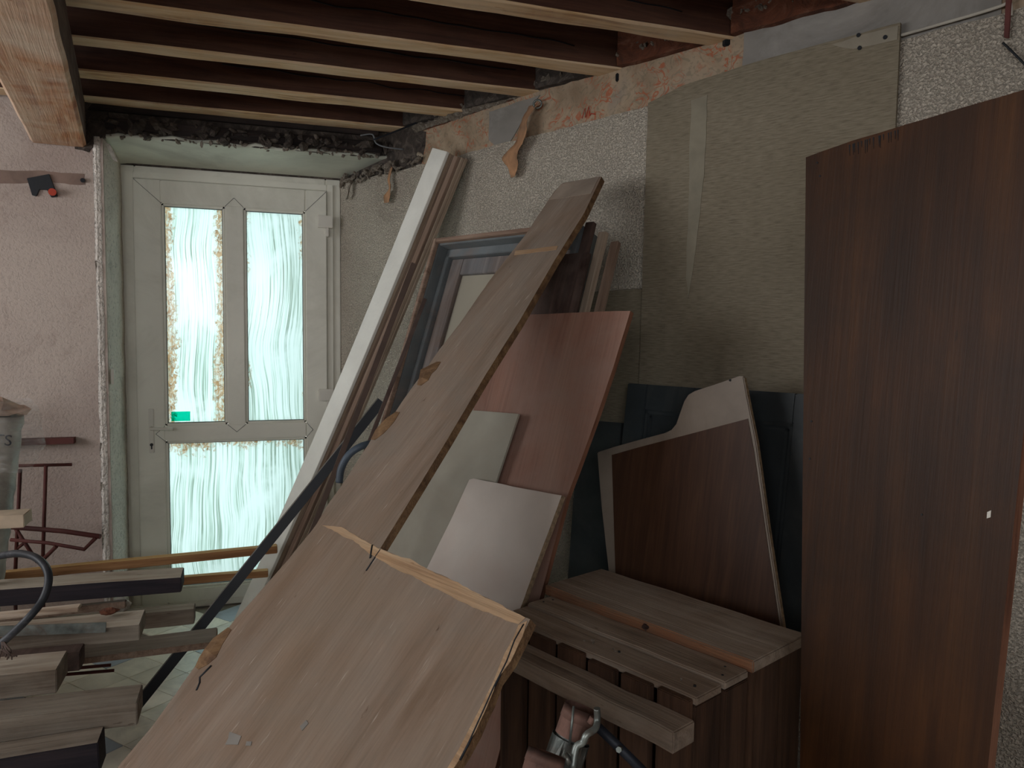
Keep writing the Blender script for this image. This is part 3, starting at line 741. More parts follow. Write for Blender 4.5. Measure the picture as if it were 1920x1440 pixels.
# rusty bracket and wire at the far right top
wb = empty('wall_bracket', on_wall(1888, 40, .03), 'rusty iron bracket with loose wire high on the rough wall', 'bracket')
slab('iron_strap', WP(.03), [WP(.03).at(*p) for p in [(1886, -14), (1898, -14), (1892, 72), (1882, 70)]], .006, M_redprim, wb)
tube('loose_wire', smoothpts([on_wall(x, y, .03) for x, y in [(1880, 80), (1896, 95), (1925, 125), (1945, 150)]], 5), .003, M_black, wb)
cw = tube('surface_cable', smoothpts([on_wall(x, y, .024) for x, y in [(1690, 66), (1760, 46), (1830, 26), (1880, 10), (1892, 3), (1896, 14), (1896, 30)]], 4), .0045, plain('white_cable', (176, 170, 158), .5))
setp(cw, 'thin white cable run along the top of the rough plaster', 'cable')

# ------------------------------------------------------------------ dark panelled doors leaning by the wall
def panel_door(name, pl, x0, x1, ytop, label, grp=None, k=0):
    """x0/x1 photo columns of the upper corners on plane pl"""
    a, b = pl.loc(pl.at(x0, ytop[0])), pl.loc(pl.at(x1, ytop[1]))
    zfloor = pl.loc(pl.p0 - V((0, 0, 0))).y
    foot = -(pl.p0.z) / pl.Y.z
    t = .085
    e = empty(name, pl.pt(a.x, foot + .003), label, 'door', grp)
    X0, X1, Y1, Y0 = a.x, b.x, max(a.y, b.y) - .005, foot + .012
    def member(n, u0, u1, v0, v1, d0=-.035, d1=0., bev=.003):
        return slab(n, pl.shift(d1), [pl.pt(u0, v0, d1), pl.pt(u1, v0, d1), pl.pt(u1, v1, d1), pl.pt(u0, v1, d1)], d1 - d0, M_cup, e, bevel=bev)
    member('stile', X0, X0 + t, Y0, Y1); member('stile', X1 - t, X1, Y0, Y1)
    mids = [Y0 + (Y1 - Y0) * .12, Y0 + (Y1 - Y0) * .52]
    ys = [(Y0, Y0 + .1), (Y0 + .5, Y0 + .58), (Y1 - .09, Y1)]
    for v0, v1 in ys: member('rail', X0 + t, X1 - t, v0, v1, -.035, -.001)
    for (q0, v0), (v1, q1) in zip(ys, ys[1:]):
        member('door_panel', X0 + t, X1 - t, v0, v1, -.028, -.014)
        for g, h2 in ((.0, -.006), (.016, -.010)):
            u0, u1, w0, w1 = X0 + t + g, X1 - t - g, v0 + g, v1 - g
            bmf = bmesh.new(); q = .012
            mw = frame_mat(pl.X, pl.Y, pl.n, pl.p0)
            for lo, hi in (((u0, w0, -.02), (u0 + q, w1, h2)), ((u1 - q, w0, -.02), (u1, w1, h2)), ((u0, w0, -.02), (u1, w0 + q, h2)), ((u0, w1 - q, -.02), (u1, w1, h2))):
                boxb(bmf, lo, hi)
            bm_to('moulding', bmf, M_cup, e, mw, .002)
    return e
pA = Plane(on_wall(1300, 725, .10), 44, .14)
panel_door('panelled_door', pA, 1177, 1345, (717, 727), 'blue-grey panelled door leaning behind the tab of the cut-out board')
pB = Plane(on_wall(1450, 733, .12), 44, .13)
panel_door('panelled_door', pB, 1352, 1545, (730, 738), 'near-black panelled door between the cut-out board and the orange plywood')
pC = Plane(on_wall(1140, 792, .07), 44, .10)
pc = slab('dark_board', pC, [pC.at(*p) for p in [(1085, 786), (1127, 790), (1165, 793)]] + [pC.pt(pC.loc(pC.at(1165, 793)).x + .02, -pC.p0.z / pC.Y.z + .004), pC.pt(pC.loc(pC.at(1085, 786)).x + .02, -pC.p0.z / pC.Y.z + .004)], .018, M_cup)
setp(pc, 'narrow dark blue board standing behind the edge of the pink plywood', 'board')

# ------------------------------------------------------------------ board with a cut-out, pink plywood, small boards
def foot_pt(pl, p, dx=0.0, z=.004):
    """point of plane pl straight down-slope from p, at height z"""
    u = pl.loc(p); v = (z - pl.p0.z) / pl.Y.z
    return pl.pt(u.x + dx, v)
pK = Plane(on_wall(1392, 704, .26), 43, .16)
ol = [(1119, 848), (1150, 838), (1200, 824), (1245, 812), (1258, 806), (1267, 795), (1274, 775), (1282, 752), (1290, 740), (1302, 733), (1345, 719), (1388, 704), (1394, 706), (1401, 745), (1418, 830), (1440, 990), (1470, 1190)]
bot = [pK.at(1150, 1250), ]
P3 = [pK.at(*p) for p in ol]
cb = slab('cut_out_board', pK, P3 + [foot_pt(pK, P3[-1], .06, .3), foot_pt(pK, pK.at(1142, 1085), .0, .3)] + [pK.at(1142, 1085), pK.at(1127, 950)], .020, M_cream, bevel=.003, side_mat=M_chip)
setp(cb, 'cream board with a raised notched tab and brown laminate face behind the crates', 'board')
pK2 = pK.shift(.002)
lam = [pK2.at(*p) for p in [(1147, 853), (1200, 838), (1300, 812), (1402, 785), (1414, 850), (1434, 990), (1464, 1190)]]
slab('brown_laminate', pK2, lam + [foot_pt(pK2, lam[-1], .06, .32), foot_pt(pK2, pK2.at(1154, 1080), 0, .32), pK2.at(1154, 1080)], .002, M_brownlam, cb, bevel=0)
slab('screw_hole', pK.shift(.001), [pK.at(1369 + 2.5 * cos(a), 713 + 2.5 * sin(a)) for a in [i * pi / 4 for i in range(8)]], .001, M_black, cb, bevel=0)

pP = Plane(on_wall(1182, 583, .46), 46, .36)
P3 = [pP.at(*p) for p in [(930, 594), (985, 590), (1080, 586), (1182, 583), (1150, 688), (1112, 800), (1062, 935), (1034, 1040), (1012, 1122)]]
pink = slab('pink_plywood', pP, P3 + [foot_pt(pP, P3[-1], -.02, .02), foot_pt(pP, P3[0], -.55, .02), pP.at(880, 800)], .018, M_pink, None, .0012, .05, skip=(9, 10, 11), side_mat=M_pinke)
setp(pink, 'tall pinkish plywood sheet leaning behind the two small pale boards', 'plywood sheet')
pG = pP.shift(.035)
P3 = [pG.at(*p) for p in [(800, 765), (900, 770), (973, 776), (950, 845), (930, 905), (900, 985), (850, 1130)]]
gb = slab('grey_hardboard', pG, P3 + [pG.at(700, 1100), pG.at(735, 960)], .008, M_grey, None)
setp(gb, 'greenish grey hardboard piece leaning between the pink sheet and white board', 'board')
pW = Plane(pP.at(1053, 930) + pP.n * .075, 44, .42)
P3 = [pW.at(*p) for p in [(888, 897), (960, 912), (1053, 929), (1012, 1040), (975, 1142), (968, 1162)]]
wb_ = slab('white_board', pW, P3 + [pW.at(790, 1085), pW.at(803, 1060), pW.at(850, 965), pW.at(880, 899)], .018, M_whiteb, None, .0010, .03, skip=(5, 6), side_mat=M_chip)
setp(wb_, 'small white faced chipboard with chipped corners in front of the grey piece', 'board')

# ------------------------------------------------------------------ window frame leaning by the wall
pF = Plane(on_wall(812, 447, .31), 46, .36)
TL = pF.loc(pF.at(813, 447)); TR = pF.loc(pF.at(1085, 412)); BL = pF.loc(pF.at(694, 860))
wf = empty('window_frame', foot_pt(pF, pF.at(813, 447)), 'weathered blue-grey window frame with its glazed sash behind the long plywood strip', 'window frame')
u0, u1, v1 = TL.x, TR.x, TL.y
v0 = -pF.p0.z / pF.Y.z + .05
mwF = frame_mat(pF.X, pF.Y, pF.n, pF.p0)
sk = (BL.x - TL.x) / (BL.y - TL.y)             # the frame is racked sideways
mwF = mwF @ Matrix.Translation((u0, v1, 0)) @ Matrix(((1, sk, 0, 0), (0, 1, 0, 0), (0, 0, 1, 0), (0, 0, 0, 1)))
Wd, Ht = u1 - u0, v1 - v0
print('WINDOW', Wd, Ht, sk)
def fb(name, a, b, c, d, e, f, mat, bev=.002, parent=wf):
    """sheared box stored with real coordinates"""
    bmf = bmesh.new(); boxb(bmf, (a, c, e), (b, d, f))
    for v in bmf.verts: v.co.x += sk * v.co.y
    return bm_to(name, bmf, mat, parent, frame_mat(pF.X, pF.Y, pF.n, pF.p0 + pF.X * u0 + pF.Y * v1), bev)
fb('frame_face', 0, .018, -Ht, 0, -.02, 0, M_winw); fb('frame_face', .018, Wd, -.016, 0, -.02, 0, M_winw)
fb('frame_jamb', 0, .022, -Ht, 0, -.13, -.02, M_winp); fb('frame_jamb', Wd - .022, Wd, -Ht, 0, -.13, -.02, M_winp)
fb('frame_head', .022, Wd - .022, -.022, 0, -.13, -.02, M_winp)
fb('inner_stop', .022, .045, -Ht, -.022, -.13, -.065, M_winp); fb('inner_stop', .022, Wd - .022, -.055, -.022, -.13, -.065, M_winp)
fb('frame_sill', 0, Wd, -Ht, -Ht + .05, -.13, 0, M_winp)
fb('sash_stile', .047, .115, -Ht + .06, -.058, -.12, -.085, M_wins); fb('sash_stile', Wd - .10, Wd - .03, -Ht + .06, -.058, -.12, -.085, M_wins)
fb('sash_rail', .115, Wd - .10, -.125, -.058, -.12, -.086, M_wins); fb('sash_rail', .115, Wd - .10, -Ht + .06, -Ht + .14, -.12, -.086, M_wins)
fb('sash_glass', .115, Wd - .10, -Ht + .14, -.125, -.106, -.102, M_glass, 0)
# dark wooden leaves stacked behind its right-hand side
def fu(x, y):
    q = pF.loc(pF.at(x, y)); return q.x - u0 - sk * (q.y - v1), q.y - v1
for xa, xb, yt, dd, mat, lab in (
        (1088, 1103, 409, -.03, M_dkwood, 'dark brown board edge, first right of the window frame top'),
        (1104, 1118, 421, -.055, M_plank, 'grey-brown board edge, second right of the window frame top'),
        (1119, 1133, 433, -.08, M_plankr, 'reddish brown board edge, last of the stack against the rough wall')):
    a, b = fu(xa, yt), fu(xb, yt)
    o = fb('stacked_board', max(a[0], Wd + .003), b[0], -Ht, a[1], dd - .02, dd, mat, .002, None)
    setp(o, lab, 'board', 'boards stacked beside the window frame')
pQ = pF.shift(.012)
e = empty('dark_wooden_panel', foot_pt(pQ, pQ.at(1040, 480)), 'dark brown scuffed wooden panel showing right of the long plywood strip', 'panel')
Q4 = [pQ.at(*p) for p in [(1000, 482), (1103, 472), (1075, 588), (968, 592)]]
slab('panel_board', pQ, Q4, .02, M_dkwood, e)
q2 = pQ.shift(.012)
slab('panel_moulding', q2, [q2.at(*p) for p in [(1092, 474), (1103, 473), (1074, 592), (1064, 592)]], .014, M_dkwood, e)

# ------------------------------------------------------------------ long planks leaning in the corner
def lean_boards():
    # axis of the stack: from the top against the wall to the foot on the tiles before the door
    top = on_wall(838, 284, .125); foot = on_z(452, 1196, .0)
    ax = (top - foot).normalized()
    L = (top - foot).length
    wdir = (WD - ax * WD.dot(ax)).normalized()        # width direction of the faces
    nn = wdir.cross(ax); nn = nn if nn.dot(WN) > 0 else -nn
    grp = 'long boards stacked in the corner beside the door'
    def bd(name, u0, u1, d0, d1, mat, label, l0=0, l1=None, parent=None, taper=1.0):
        l1 = L if l1 is None else l1
        bm = bmesh.new(); n = 10; rows = []
        for i in range(n + 1):
            t = i / n; s = l0 + (l1 - l0) * t
            bow = -.018 * sin(pi * s / L)
            zf = lambda q: q
            rows.append([bm.verts.new((u + 0 * bow, s, d + bow)) for u, d in ((u0, d0), (u1, d0), (u1, d1), (u0, d1))])
        for r, q in zip(rows, rows[1:]):
            for j in range(4): bm.faces.new((r[j], r[(j + 1) % 4], q[(j + 1) % 4], q[j]))
        bm.faces.new(rows[0]); bm.faces.new(rows[-1][::-1])
        o = bm_to(name, bm, mat, parent, frame_mat(wdir, ax, nn, foot), .0015)
        if label: setp(o, label, 'board', grp)
        return o
    # left pile: a white lacquered board on brown ones; the seen face looks into the room
    bd('white_plank', -.112, 0, -.016, 0, M_plankw, 'long white lacquered board leaning in the corner beside the door', .02)
    for i in range(4):
        bd('long_board', -.108 + .004 * i, .003 * (i % 2), -.033 - .0165 * i, -.0175 - .0165 * i, (M_plank, M_plankr)[i % 2 == 1],
           ['brown long board directly under the white lacquered board', 'second long brown board under the white lacquered board', 'third long brown board under the white lacquered board', 'fourth long brown board under the white board, nearest the wall'][i], .02 + .004 * i)
    for i in range(3):
        bd('long_board', .006, .038 + .004 * i, -.052 - .0165 * i, -.0365 - .0165 * i, (M_plankr, M_plank, M_plank)[i],
           ['long reddish board topping the pile beside the white board', 'second long board in the pile beside the white board', 'lowest long board in the pile, against the rough wall'][i], .03, L - .0 + .004 * i)
lean_boards()
def stickpx(name, a, b, wdt, th, mat, label, cat='batten', da=None):
    """square stick between two 3-D points"""
    ax = (b - a).normalized(); s = ax.cross(ray(600, 700)).normalized(); n = s.cross(ax)
    bm = bmesh.new(); boxb(bm, (-wdt / 2, 0, -th / 2), (wdt / 2, (b - a).length, th / 2))
    return setp(bm_to(name, bm, mat, None, frame_mat(s, ax, n, a), .001), label, cat)
pT = Plane(on_wall(775, 495, .46), 41, .36)
stickpx('dark_stick', foot_pt(pT, pT.at(650, 940)) + V((-.12, .1, 0)), pT.at(776, 494), .020, .014, plain('brown_stick', (84, 68, 60), .8), 'dark pointed stick standing between the white plank and window frame')
stickpx('thin_batten', foot_pt(pT, pT.at(680, 900)) + V((-.10, .02, 0)), pT.at(797, 560), .014, .014, M_dkwood, 'thin dark batten crossing the left stile of the window frame')

# black steel bar crossing in front
a = on_z(250, 1333, .014); dd_ = (a - CAM).length
top = CAM + ray(716, 752) * 3.02
ax = (top - a).normalized()
sbar = empty('steel_angle_bar', a, 'long black steel bar propped diagonally before the door, foot on tiles', 'bar')
s_ = ax.cross(FW).normalized(); n_ = s_.cross(ax); n_ = -n_ if n_.dot(FW) > 0 else n_
bm = bmesh.new(); boxb(bm, (-.018, 0, -.003), (.018, (top - a).length, 0)); bm_to('web', bm, M_black, sbar, frame_mat(s_, ax, n_, a))
bm = bmesh.new(); boxb(bm, (.018, 0, -.018), (.022, (top - a).length, .0)); bm_to('flange', bm, plain('lit_bar_edge', (112, 108, 100), .5, .2), sbar, frame_mat(s_, ax, n_, a))  # flange coloured lighter for the light along the bar's upper edge
hs = tube('hose_loop', smoothpts([CAM + ray(x, y) * d for x, y, d in [(636, 905, 2.25), (640, 878, 2.25), (655, 852, 2.25), (680, 836, 2.26), (705, 834, 2.3), (725, 860, 2.35), (720, 920, 2.4), (690, 1040, 2.4), (640, 1200, 2.4)]], 6), .011, M_hoseg)
setp(hs, 'grey hose loop bulging out behind the edge of the big plywood', 'hose')

# ------------------------------------------------------------------ big L-shaped plywood sheet
pL = Plane(on_wall(1125, 329, .22), 41.6, 1.0)
left = [(1055, 343), (1040, 358), (985, 440), (915, 530), (868, 598), (828, 650), (800, 690), (792, 700), (776, 722), (752, 756), (735, 782), (712, 806), (697, 822), (660, 880), (630, 925), (612, 950), (594, 982), (540, 1050), (480, 1118), (430, 1175), (408, 1200), (394, 1228), (372, 1240), (330, 1300), (285, 1362), (226, 1432)]
right = [(1128, 331), (1095, 400), (1040, 488), (975, 600), (912, 700), (840, 822), (780, 920), (713, 1028)]
wtop = [(760, 1048), (850, 1090), (930, 1130), (994, 1161)]
wr_ = [(978, 1195), (955, 1240), (930, 1275), (915, 1315), (890, 1370), (868, 1410), (848, 1442)]
P3 = [pL.at(*p) for p in left[::-1]] + [pL.at(*p) for p in right + wtop + wr_]
fl = foot_pt(pL, pL.at(226, 1432), .0, .012); frr = foot_pt(pL, pL.at(848, 1442), .03, .012)
sheet = slab('l_shaped_plywood', pL, P3 + [frr, fl], .022, M_sheet, None, .0022, .022, skip=(len(P3), len(P3) - 1) + tuple(range(25, 33)), side_mat=M_sheete)
setp(sheet, 'big L-shaped weathered plywood sheet leaning across the room, long strip upward', 'plywood sheet')
pL1 = pL.shift(.0012)
def onsheet(name, px, mat, th=.0012, rough=.002, lab=None):
    return setp(slab(name, pL1, [pL1.at(*p) for p in px], th, mat, sheet, rough, .015), lab)
onsheet('bare_veneer_band', [(604, 985), (640, 988), (716, 1030), (760, 1046), (850, 1089), (930, 1129), (985, 1158), (972, 1170), (905, 1146), (835, 1112), (765, 1076), (706, 1046), (655, 1010)], M_pale, rough=.003, lab='pale strip where a batten was pulled off')
onsheet('bare_veneer_band', [(966, 470), (1046, 461), (1043, 468), (964, 478)], M_pale)
onsheet('grey_end_patch', [(1052, 345), (1124, 331), (1108, 362), (1030, 374)], plain('greyed_ply', (150, 136, 122), .85, var=.1))
onsheet('worn_edge_band', [(988, 1164), (980, 1192), (957, 1240), (932, 1276), (917, 1315), (892, 1370), (870, 1410), (850, 1441), (838, 1441), (860, 1405), (882, 1362), (905, 1318), (922, 1284), (940, 1240), (962, 1196), (972, 1172)], M_pale)
for px in ([(430, 1372), (452, 1380), (446, 1396), (422, 1396), (428, 1384)], [(462, 1390), (472, 1390), (470, 1398), (460, 1398)], [(562, 1362), (574, 1350), (578, 1356), (566, 1370)]):
    onsheet('plaster_smear', px, M_greyplaster, .0006, .001)
def crack(pts, r=.0022):
    return tube('crack', [pL1.at(*p) - pL.n * .001 for p in pts], r, M_black, sheet, 5)
crack([(713, 1030), (706, 1040), (696, 1055), (686, 1070)]); crack([(698, 1022), (696, 1034), (694, 1046)], .003)
crack([(396, 1248), (382, 1262), (374, 1270), (374, 1280), (368, 1294)], .003); crack([(982, 1170), (965, 1200), (950, 1240), (925, 1290), (905, 1335), (880, 1390), (862, 1425)], .0022)
# curled splinter flap on the left edge
def flap(px, lift):
    bm = bmesh.new(); c = pL1.at(*px[0]); rows = []
    for i, p in enumerate(px):
        q = pL1.at(*p) - c; l = lift * sin(pi * i / (len(px) - 1))
        s = pL.X * (.012 + .012 * sin(pi * i / (len(px) - 1)))
        rows.append([bm.verts.new(q + s), bm.verts.new(q + s * .2 + pL.n * l * .7), bm.verts.new(q - s * .7 + pL.n * l)])
    for r, q in zip(rows, rows[1:]):
        for j in range(2): bm.faces.new((r[j], r[j + 1], q[j + 1], q[j]))
    ext = bmesh.ops.extrude_face_region(bm, geom=list(bm.faces))
    for v in [x for x in ext['geom'] if isinstance(x, bmesh.types.BMVert)]: v.co -= pL.n * .0015
    return bm_to('veneer_flap', bm, M_sheete, sheet, Matrix.Translation(c))
flap([(822, 678), (810, 692), (800, 700), (795, 712), (785, 722)], .015)
flap([(430, 1178), (410, 1204), (398, 1226), (384, 1240), (368, 1252)], .016)
flap([(745, 772), (730, 790), (712, 810), (698, 824)], .008)

# ------------------------------------------------------------------ orange plywood at the right
pO = Plane(CAM + ray(1511, 295) * 1.62, 25, .06)
tl, tr_ = pO.at(1511, 295), pO.at(1990, 147)
P3 = [tl, pO.at(1600, 263), pO.at(1700, 233), pO.at(1800, 203), tr_]
br = foot_pt(pO, tr_, -.02); bl = foot_pt(pO, pO.at(1500, 1440), .0)
op = slab('orange_plywood', pO, P3 + [br, bl, pO.at(1500, 1440), pO.at(1505, 900)], .018, M_orange, None, .0012, .04, skip=(4, 5, 6, 7, 8), side_mat=M_pinke)
setp(op, 'tall orange-brown varnished plywood sheet standing at the right', 'plywood sheet')
q = pO.shift(.0008)
for i in range(16):
    x = 1590 + i * 6 + random.uniform(-3, 3); y = 295 - (x - 1511) * .312 + 2; l = random.uniform(6, 26)
    slab('splinter', q, [q.at(x, y), q.at(x + 2.2, y - .6), q.at(x + 1.6, y + l)], .0006, M_black, op, bevel=0)
for x, y in ((1532, 305), (1537, 330), (1518, 860), (1521, 790), (1728, 965)):
    slab('nail_hole', q, [q.at(x + 2 * cos(a), y + 2 * sin(a)) for a in [k * pi / 4 for k in range(8)]], .0006, M_black, op, bevel=0)
slab('paint_chip', q, [q.at(*p) for p in [(1851, 960), (1858, 957), (1857, 970), (1850, 972)]], .0006, M_hinge, op, bevel=0)

# ------------------------------------------------------------------ crates (bench-like stack)
CZ = .70
cr = Plane(on_z(1100, 1180, CZ), 41.6, 0)
# local axes: U along the boards to the right/near, W to the left/room
Uc = -cr.h; Wc_ = cr.nh
def cloc(x, y, z=CZ): p = on_z(x, y, z); return V((p.dot(Uc), p.dot(Wc_)))
for nm, x, y in [('b1fl', 1035, 1100), ('b1bl', 1125, 1075), ('b1br', 1495, 1195), ('b1fr', 1410, 1250), ('b2fl', 1005, 1130), ('b2fr', 1350, 1285), ('b3fl', 965, 1145), ('b3r', 1300, 1310), ('fbl', 968, 1190), ('fb_br', 1280, 1320), ('fb_fr', 1228, 1355)]:
    print(nm, [round(v, 3) for v in cloc(x, y)])
def cpt(u, w, z): return Uc * u + Wc_ * w + Z * z
CM = frame_mat(Uc, Wc_, Z, V((0, 0, 0)))
def cbox(name, u0, u1, w0, w1, z0, z1, mat, parent=None, bev=.003, jit=.0, skew=0):
    c = V(((u0 + u1) / 2, (w0 + w1) / 2, (z0 + z1) / 2)); bm = bmesh.new()
    boxb(bm, V((u0, w0, z0)) - c, V((u1, w1, z1)) - c)
    if u1 - u0 > .2:
        bmesh.ops.subdivide_edges(bm, edges=[e_ for e_ in bm.edges if abs((e_.verts[0].co - e_.verts[1].co).x) > .2], cuts=14)
        for v in bm.verts: v.co += V((0, mnoise.noise(V((v.co.x * 9, v.co.y * 9, z0 * 7))) * jit, mnoise.noise(V((v.co.x * 7, 3, w0 * 9))) * jit * .6))
    rot = Matrix.Rotation(skew, 4, 'Z')
    return bm_to(name, bm, mat, parent, CM @ Matrix.Translation(c) @ rot, bev)
def cz(x, y, z): p = on_z(x, y, z); return V((p.dot(Uc), p.dot(Wc_)))
crate = empty('slatted_crate', cpt(-1.15, -1.33, 0), 'old wooden crate of upright slats with two narrow top boards beside the big plywood', 'crate')
CR = -.858
w3f, w3b = -1.262, -1.350
w2f, w2b = -1.362, -1.450
cbox('top_board', -1.452, CR, w3b, w3f, CZ - .018, CZ, M_crate, crate, .003, .003)
cbox('top_board', -1.462, CR, w2b, w2f, CZ - .016, CZ + .002, M_crate, crate, .003, .003)
fr0, fr1 = cz(1280, 1320, .665).y - .004, cz(1228, 1355, .665).y
sw = .078; g0 = CR - .02
for i in range(8):
    a1 = CR - .006 - i * (sw + .018)
    if a1 - sw < -1.50: break
    o = cbox('slat', a1 - sw, a1, w3f + .003, w3f + .020, .012, CZ - .004 - .003 * (i % 3), M_cratev, crate, .002)
cbox('front_rail', -1.49, CR + .012, w3f + .021, fr1, .620, .665, M_crate, crate, .003, .005)
cbox('lower_rail', -1.49, CR, w3f + .021, w3f + .05, .06, .12, M_cratev, crate, .002)
cbox('end_board', CR - .020, CR - .002, w3b, w3f + .002, .012, CZ - .019, M_cratev, crate, .002)
cbox('end_board', CR - .020, CR + .0, w2b + .002, w2f - .003, .012, CZ - .019, M_cratev, crate, .002)
cbox('end_board', -1.45, -1.432, w3b, w3f + .002, .012, CZ - .019, M_cratev, crate, .002)
cbox('end_board', -1.45, -1.432, w2b + .002, w2f - .003, .012, CZ - .019, M_cratev, crate, .002)
for i in range(4): cbox('divider_slat', -1.41 + i * .14, -1.33 + i * .14, -1.358, -1.351, .012, CZ - .02, M_cratev, crate, .001)
for u, w in ((-1.44, -1.40), (-1.435, -1.43), (-.88, -1.385), (-.90, -1.425), (-1.435, -1.29), (-.89, -1.30), (-1.10, -1.31)):
    bm = bmesh.new(); tube_bm(bm, [V((0, 0, -.002)), V((0, 0, .0015))], .003, 6); bm_to('nail_head', bm, M_black, crate, CM @ Matrix.Translation((u, w, CZ + .0015)))
crumbs('wood_crumbs', cpt(-1.2, -1.30, CZ + .004), cpt(-.88, -1.30, CZ + .004), Wc_, 12, .004, M_crumb, crate, .02, 31)
box2 = empty('wooden_box', cpt(-1.18, -1.59, 0), 'dark plank-sided wooden box under the thick plank, behind the slatted crate', 'crate')
for i in range(5): cbox('side_plank', -1.49 + i * .126, -1.368 + i * .126, -1.488, -1.470, .012, .692, M_cratev, box2, .002)
for i in range(2): cbox('side_plank', CR - .022, CR - .004, -1.69 + i * .101, -1.592 + i * .101, .012, .692, M_cratev, box2, .002)
for i in range(2): cbox('side_plank', -1.51, -1.492, -1.69 + i * .101, -1.592 + i * .101, .012, .692, M_cratev, box2, .002)
cbox('back_plank', -1.49, CR - .024, -1.69, -1.675, .012, .692, M_cratev, box2, .002)
# thick plank on the box
zt = .722
a, b, c, d = cz(1035, 1096, zt), cz(1125, 1075, zt), cz(1495, 1195, zt), cz(1408, 1246, zt)
print('PLANK', a, b, c, d)
tp = cbox('thick_plank', a.x - .01, (c.x + d.x) / 2, -1.690, (a.y + d.y) / 2, .694, zt, [M_crate, M_crateo], None, .003, .004)
me = tp.data
for p in me.polygons:
    if p.normal.y > .7: p.material_index = 1
setp(tp, 'thick greyed plank with raw orange front edge lying topmost at the back', 'plank')
kn = crumbs('knot', cpt(-1.15, (a.y + d.y) / 2 + .002, .71), cpt(-1.13, (a.y + d.y) / 2 + .004, .71), Z, 6, .006, M_dkwood, tp, .003, 41)
kn.parent = tp; kn.matrix_basis = parent_mw(tp).inverted()
kn['kind'] = 'thing'
del kn['kind']

# ------------------------------------------------------------------ steel prop with clamps in front of the crate
def rp(x, y, d): return CAM + ray(x, y) * d
prop = empty('steel_prop', V((rp(1040, 1440, 1.28).x, rp(1040, 1440, 1.28).y, 0)), 'worn galvanised steel prop heads and clamp standing before the slatted crate', 'prop')
def cone(name, p, q, ra, rb, mat, seg=18, hollow=False):
    bm = bmesh.new(); c = p.copy(); tube_bm(bm, [V((0, 0, 0)), q - c], [ra, rb], seg)
    if hollow:
        t = (q - c).normalized()
        bm.faces.ensure_lookup_table()
        f = [x for x in bm.faces if len(x.verts) == seg][0]
        r = bmesh.ops.inset_individual(bm, faces=[f], thickness=ra * .16)
        bmesh.ops.translate(bm, verts=list(f.verts), vec=t * .05)
    return bm_to(name, bm, mat, prop, Matrix.Translation(c))
A0, A1 = rp(1090, 1326, 1.30), rp(1066, 1398, 1.29)
ax = (A1 - A0).normalized()
cone('socket', A0, A0 + ax * .022, .029, .030, M_rust, hollow=True)
cone('tube', A0 + ax * .022, A1 + ax * .02, .0265, .0245, M_steel)
cone('collar', A1 - ax * .012, A1 + ax * .030, .033, .033, M_steel, hollow=True)
cone('lower_tube', A1 + ax * .03, V((A1.x - .03, A1.y - .02, .01)), .024, .024, M_steel)
B0 = rp(1026, 1410, 1.22); bx = (rp(1006, 1480, 1.20) - B0).normalized()
cone('socket', B0, B0 + bx * .02, .031, .032, M_rust, hollow=True)
cone('lower_tube', B0 + bx * .02, V((B0.x - .06, B0.y - .03, .01)), .028, .026, M_rust)
bm = bmesh.new(); tube_bm(bm, smoothpts([rp(1119, 1328, 1.25), rp(1120, 1350, 1.25), rp(1116, 1366, 1.24), rp(1100, 1378, 1.23), rp(1093, 1392, 1.23), rp(1080, 1402, 1.23), rp(1074, 1440, 1.22)], 5), .0058, 8)
bm_to('lever', bm, M_steel, prop, Matrix.Identity(4))
bm = bmesh.new(); tube_bm(bm, [rp(1068, 1420, 1.22), rp(1060, 1425, 1.22)], .009, 6); bm_to('bolt', bm, M_steel, prop, Matrix.Identity(4))
bm = bmesh.new(); tube_bm(bm, [rp(1112, 1345, 1.26), rp(1106, 1356, 1.26)], .0055, 8); bm_to('pin', bm, M_rust, prop, Matrix.Identity(4))
bm = bmesh.new(); tube_bm(bm, [rp(1076, 1324, 1.265), rp(1068, 1398, 1.255)], .0022, 5); bm_to('weld_seam', bm, M_steel, prop, Matrix.Identity(4))
strut = tube('flat_strut', [rp(1120, 1362, 1.30), rp(1165, 1405, 1.29), rp(1240, 1480, 1.26)], .009, M_darkmetal, prop, 6)
bm = bmesh.new(); tube_bm(bm, [rp(1163, 1404, 1.275), rp(1160, 1406, 1.262)], .005, 6); bm_to('bolt', bm, M_steel, prop, Matrix.Identity(4))

# ------------------------------------------------------------------ timber pile at the left
XL = -2.45
TIMB = []
def timber(name, y, l, r, hb, depth, mats, label, grp='reclaimed timbers racked at the left', rough=.003, top=True):
    """l, r: photo points of the near upper edge; hb: photo row of the lower edge at the right end; depth goes to the back"""
    P, Q = on_y(l[0], l[1], y), on_y(r[0], r[1], y)
    d = (Q - P).normalized(); B = on_y(r[0], hb, y); h = (Q - B).length
    L = (Q.x - XL) / d.x; st = Q - d * L
    n = 30; bm = bmesh.new(); rows = []; sd = random.random() * 40
    for i in range(n + 1):
        s = L * i / n
        j = lambda k: rough * mnoise.noise(V((s * 3.5, k * 5, sd)))
        rows.append([bm.verts.new((s, yy + j(k), zz + j(k + 4))) for k, (yy, zz) in enumerate(((0, 0), (0, -h), (depth, -h), (depth, 0)))])
    for a_, b_ in zip(rows, rows[1:]):
        for k in range(4):
            f = bm.faces.new((a_[k], a_[(k + 1) % 4], b_[(k + 1) % 4], b_[k])); f.material_index = 1 if k == 3 else 0
    bm.faces.new(rows[0]); bm.faces.new(rows[-1][::-1])
    up = Z - d * Z.dot(d); up.normalize()
    o = bm_to(name, bm, mats, None, frame_mat(d, up.cross(d), up, st), .0025)
    TIMB.append((st, d, h, depth, y)); return setp(o, label, 'timber', grp)
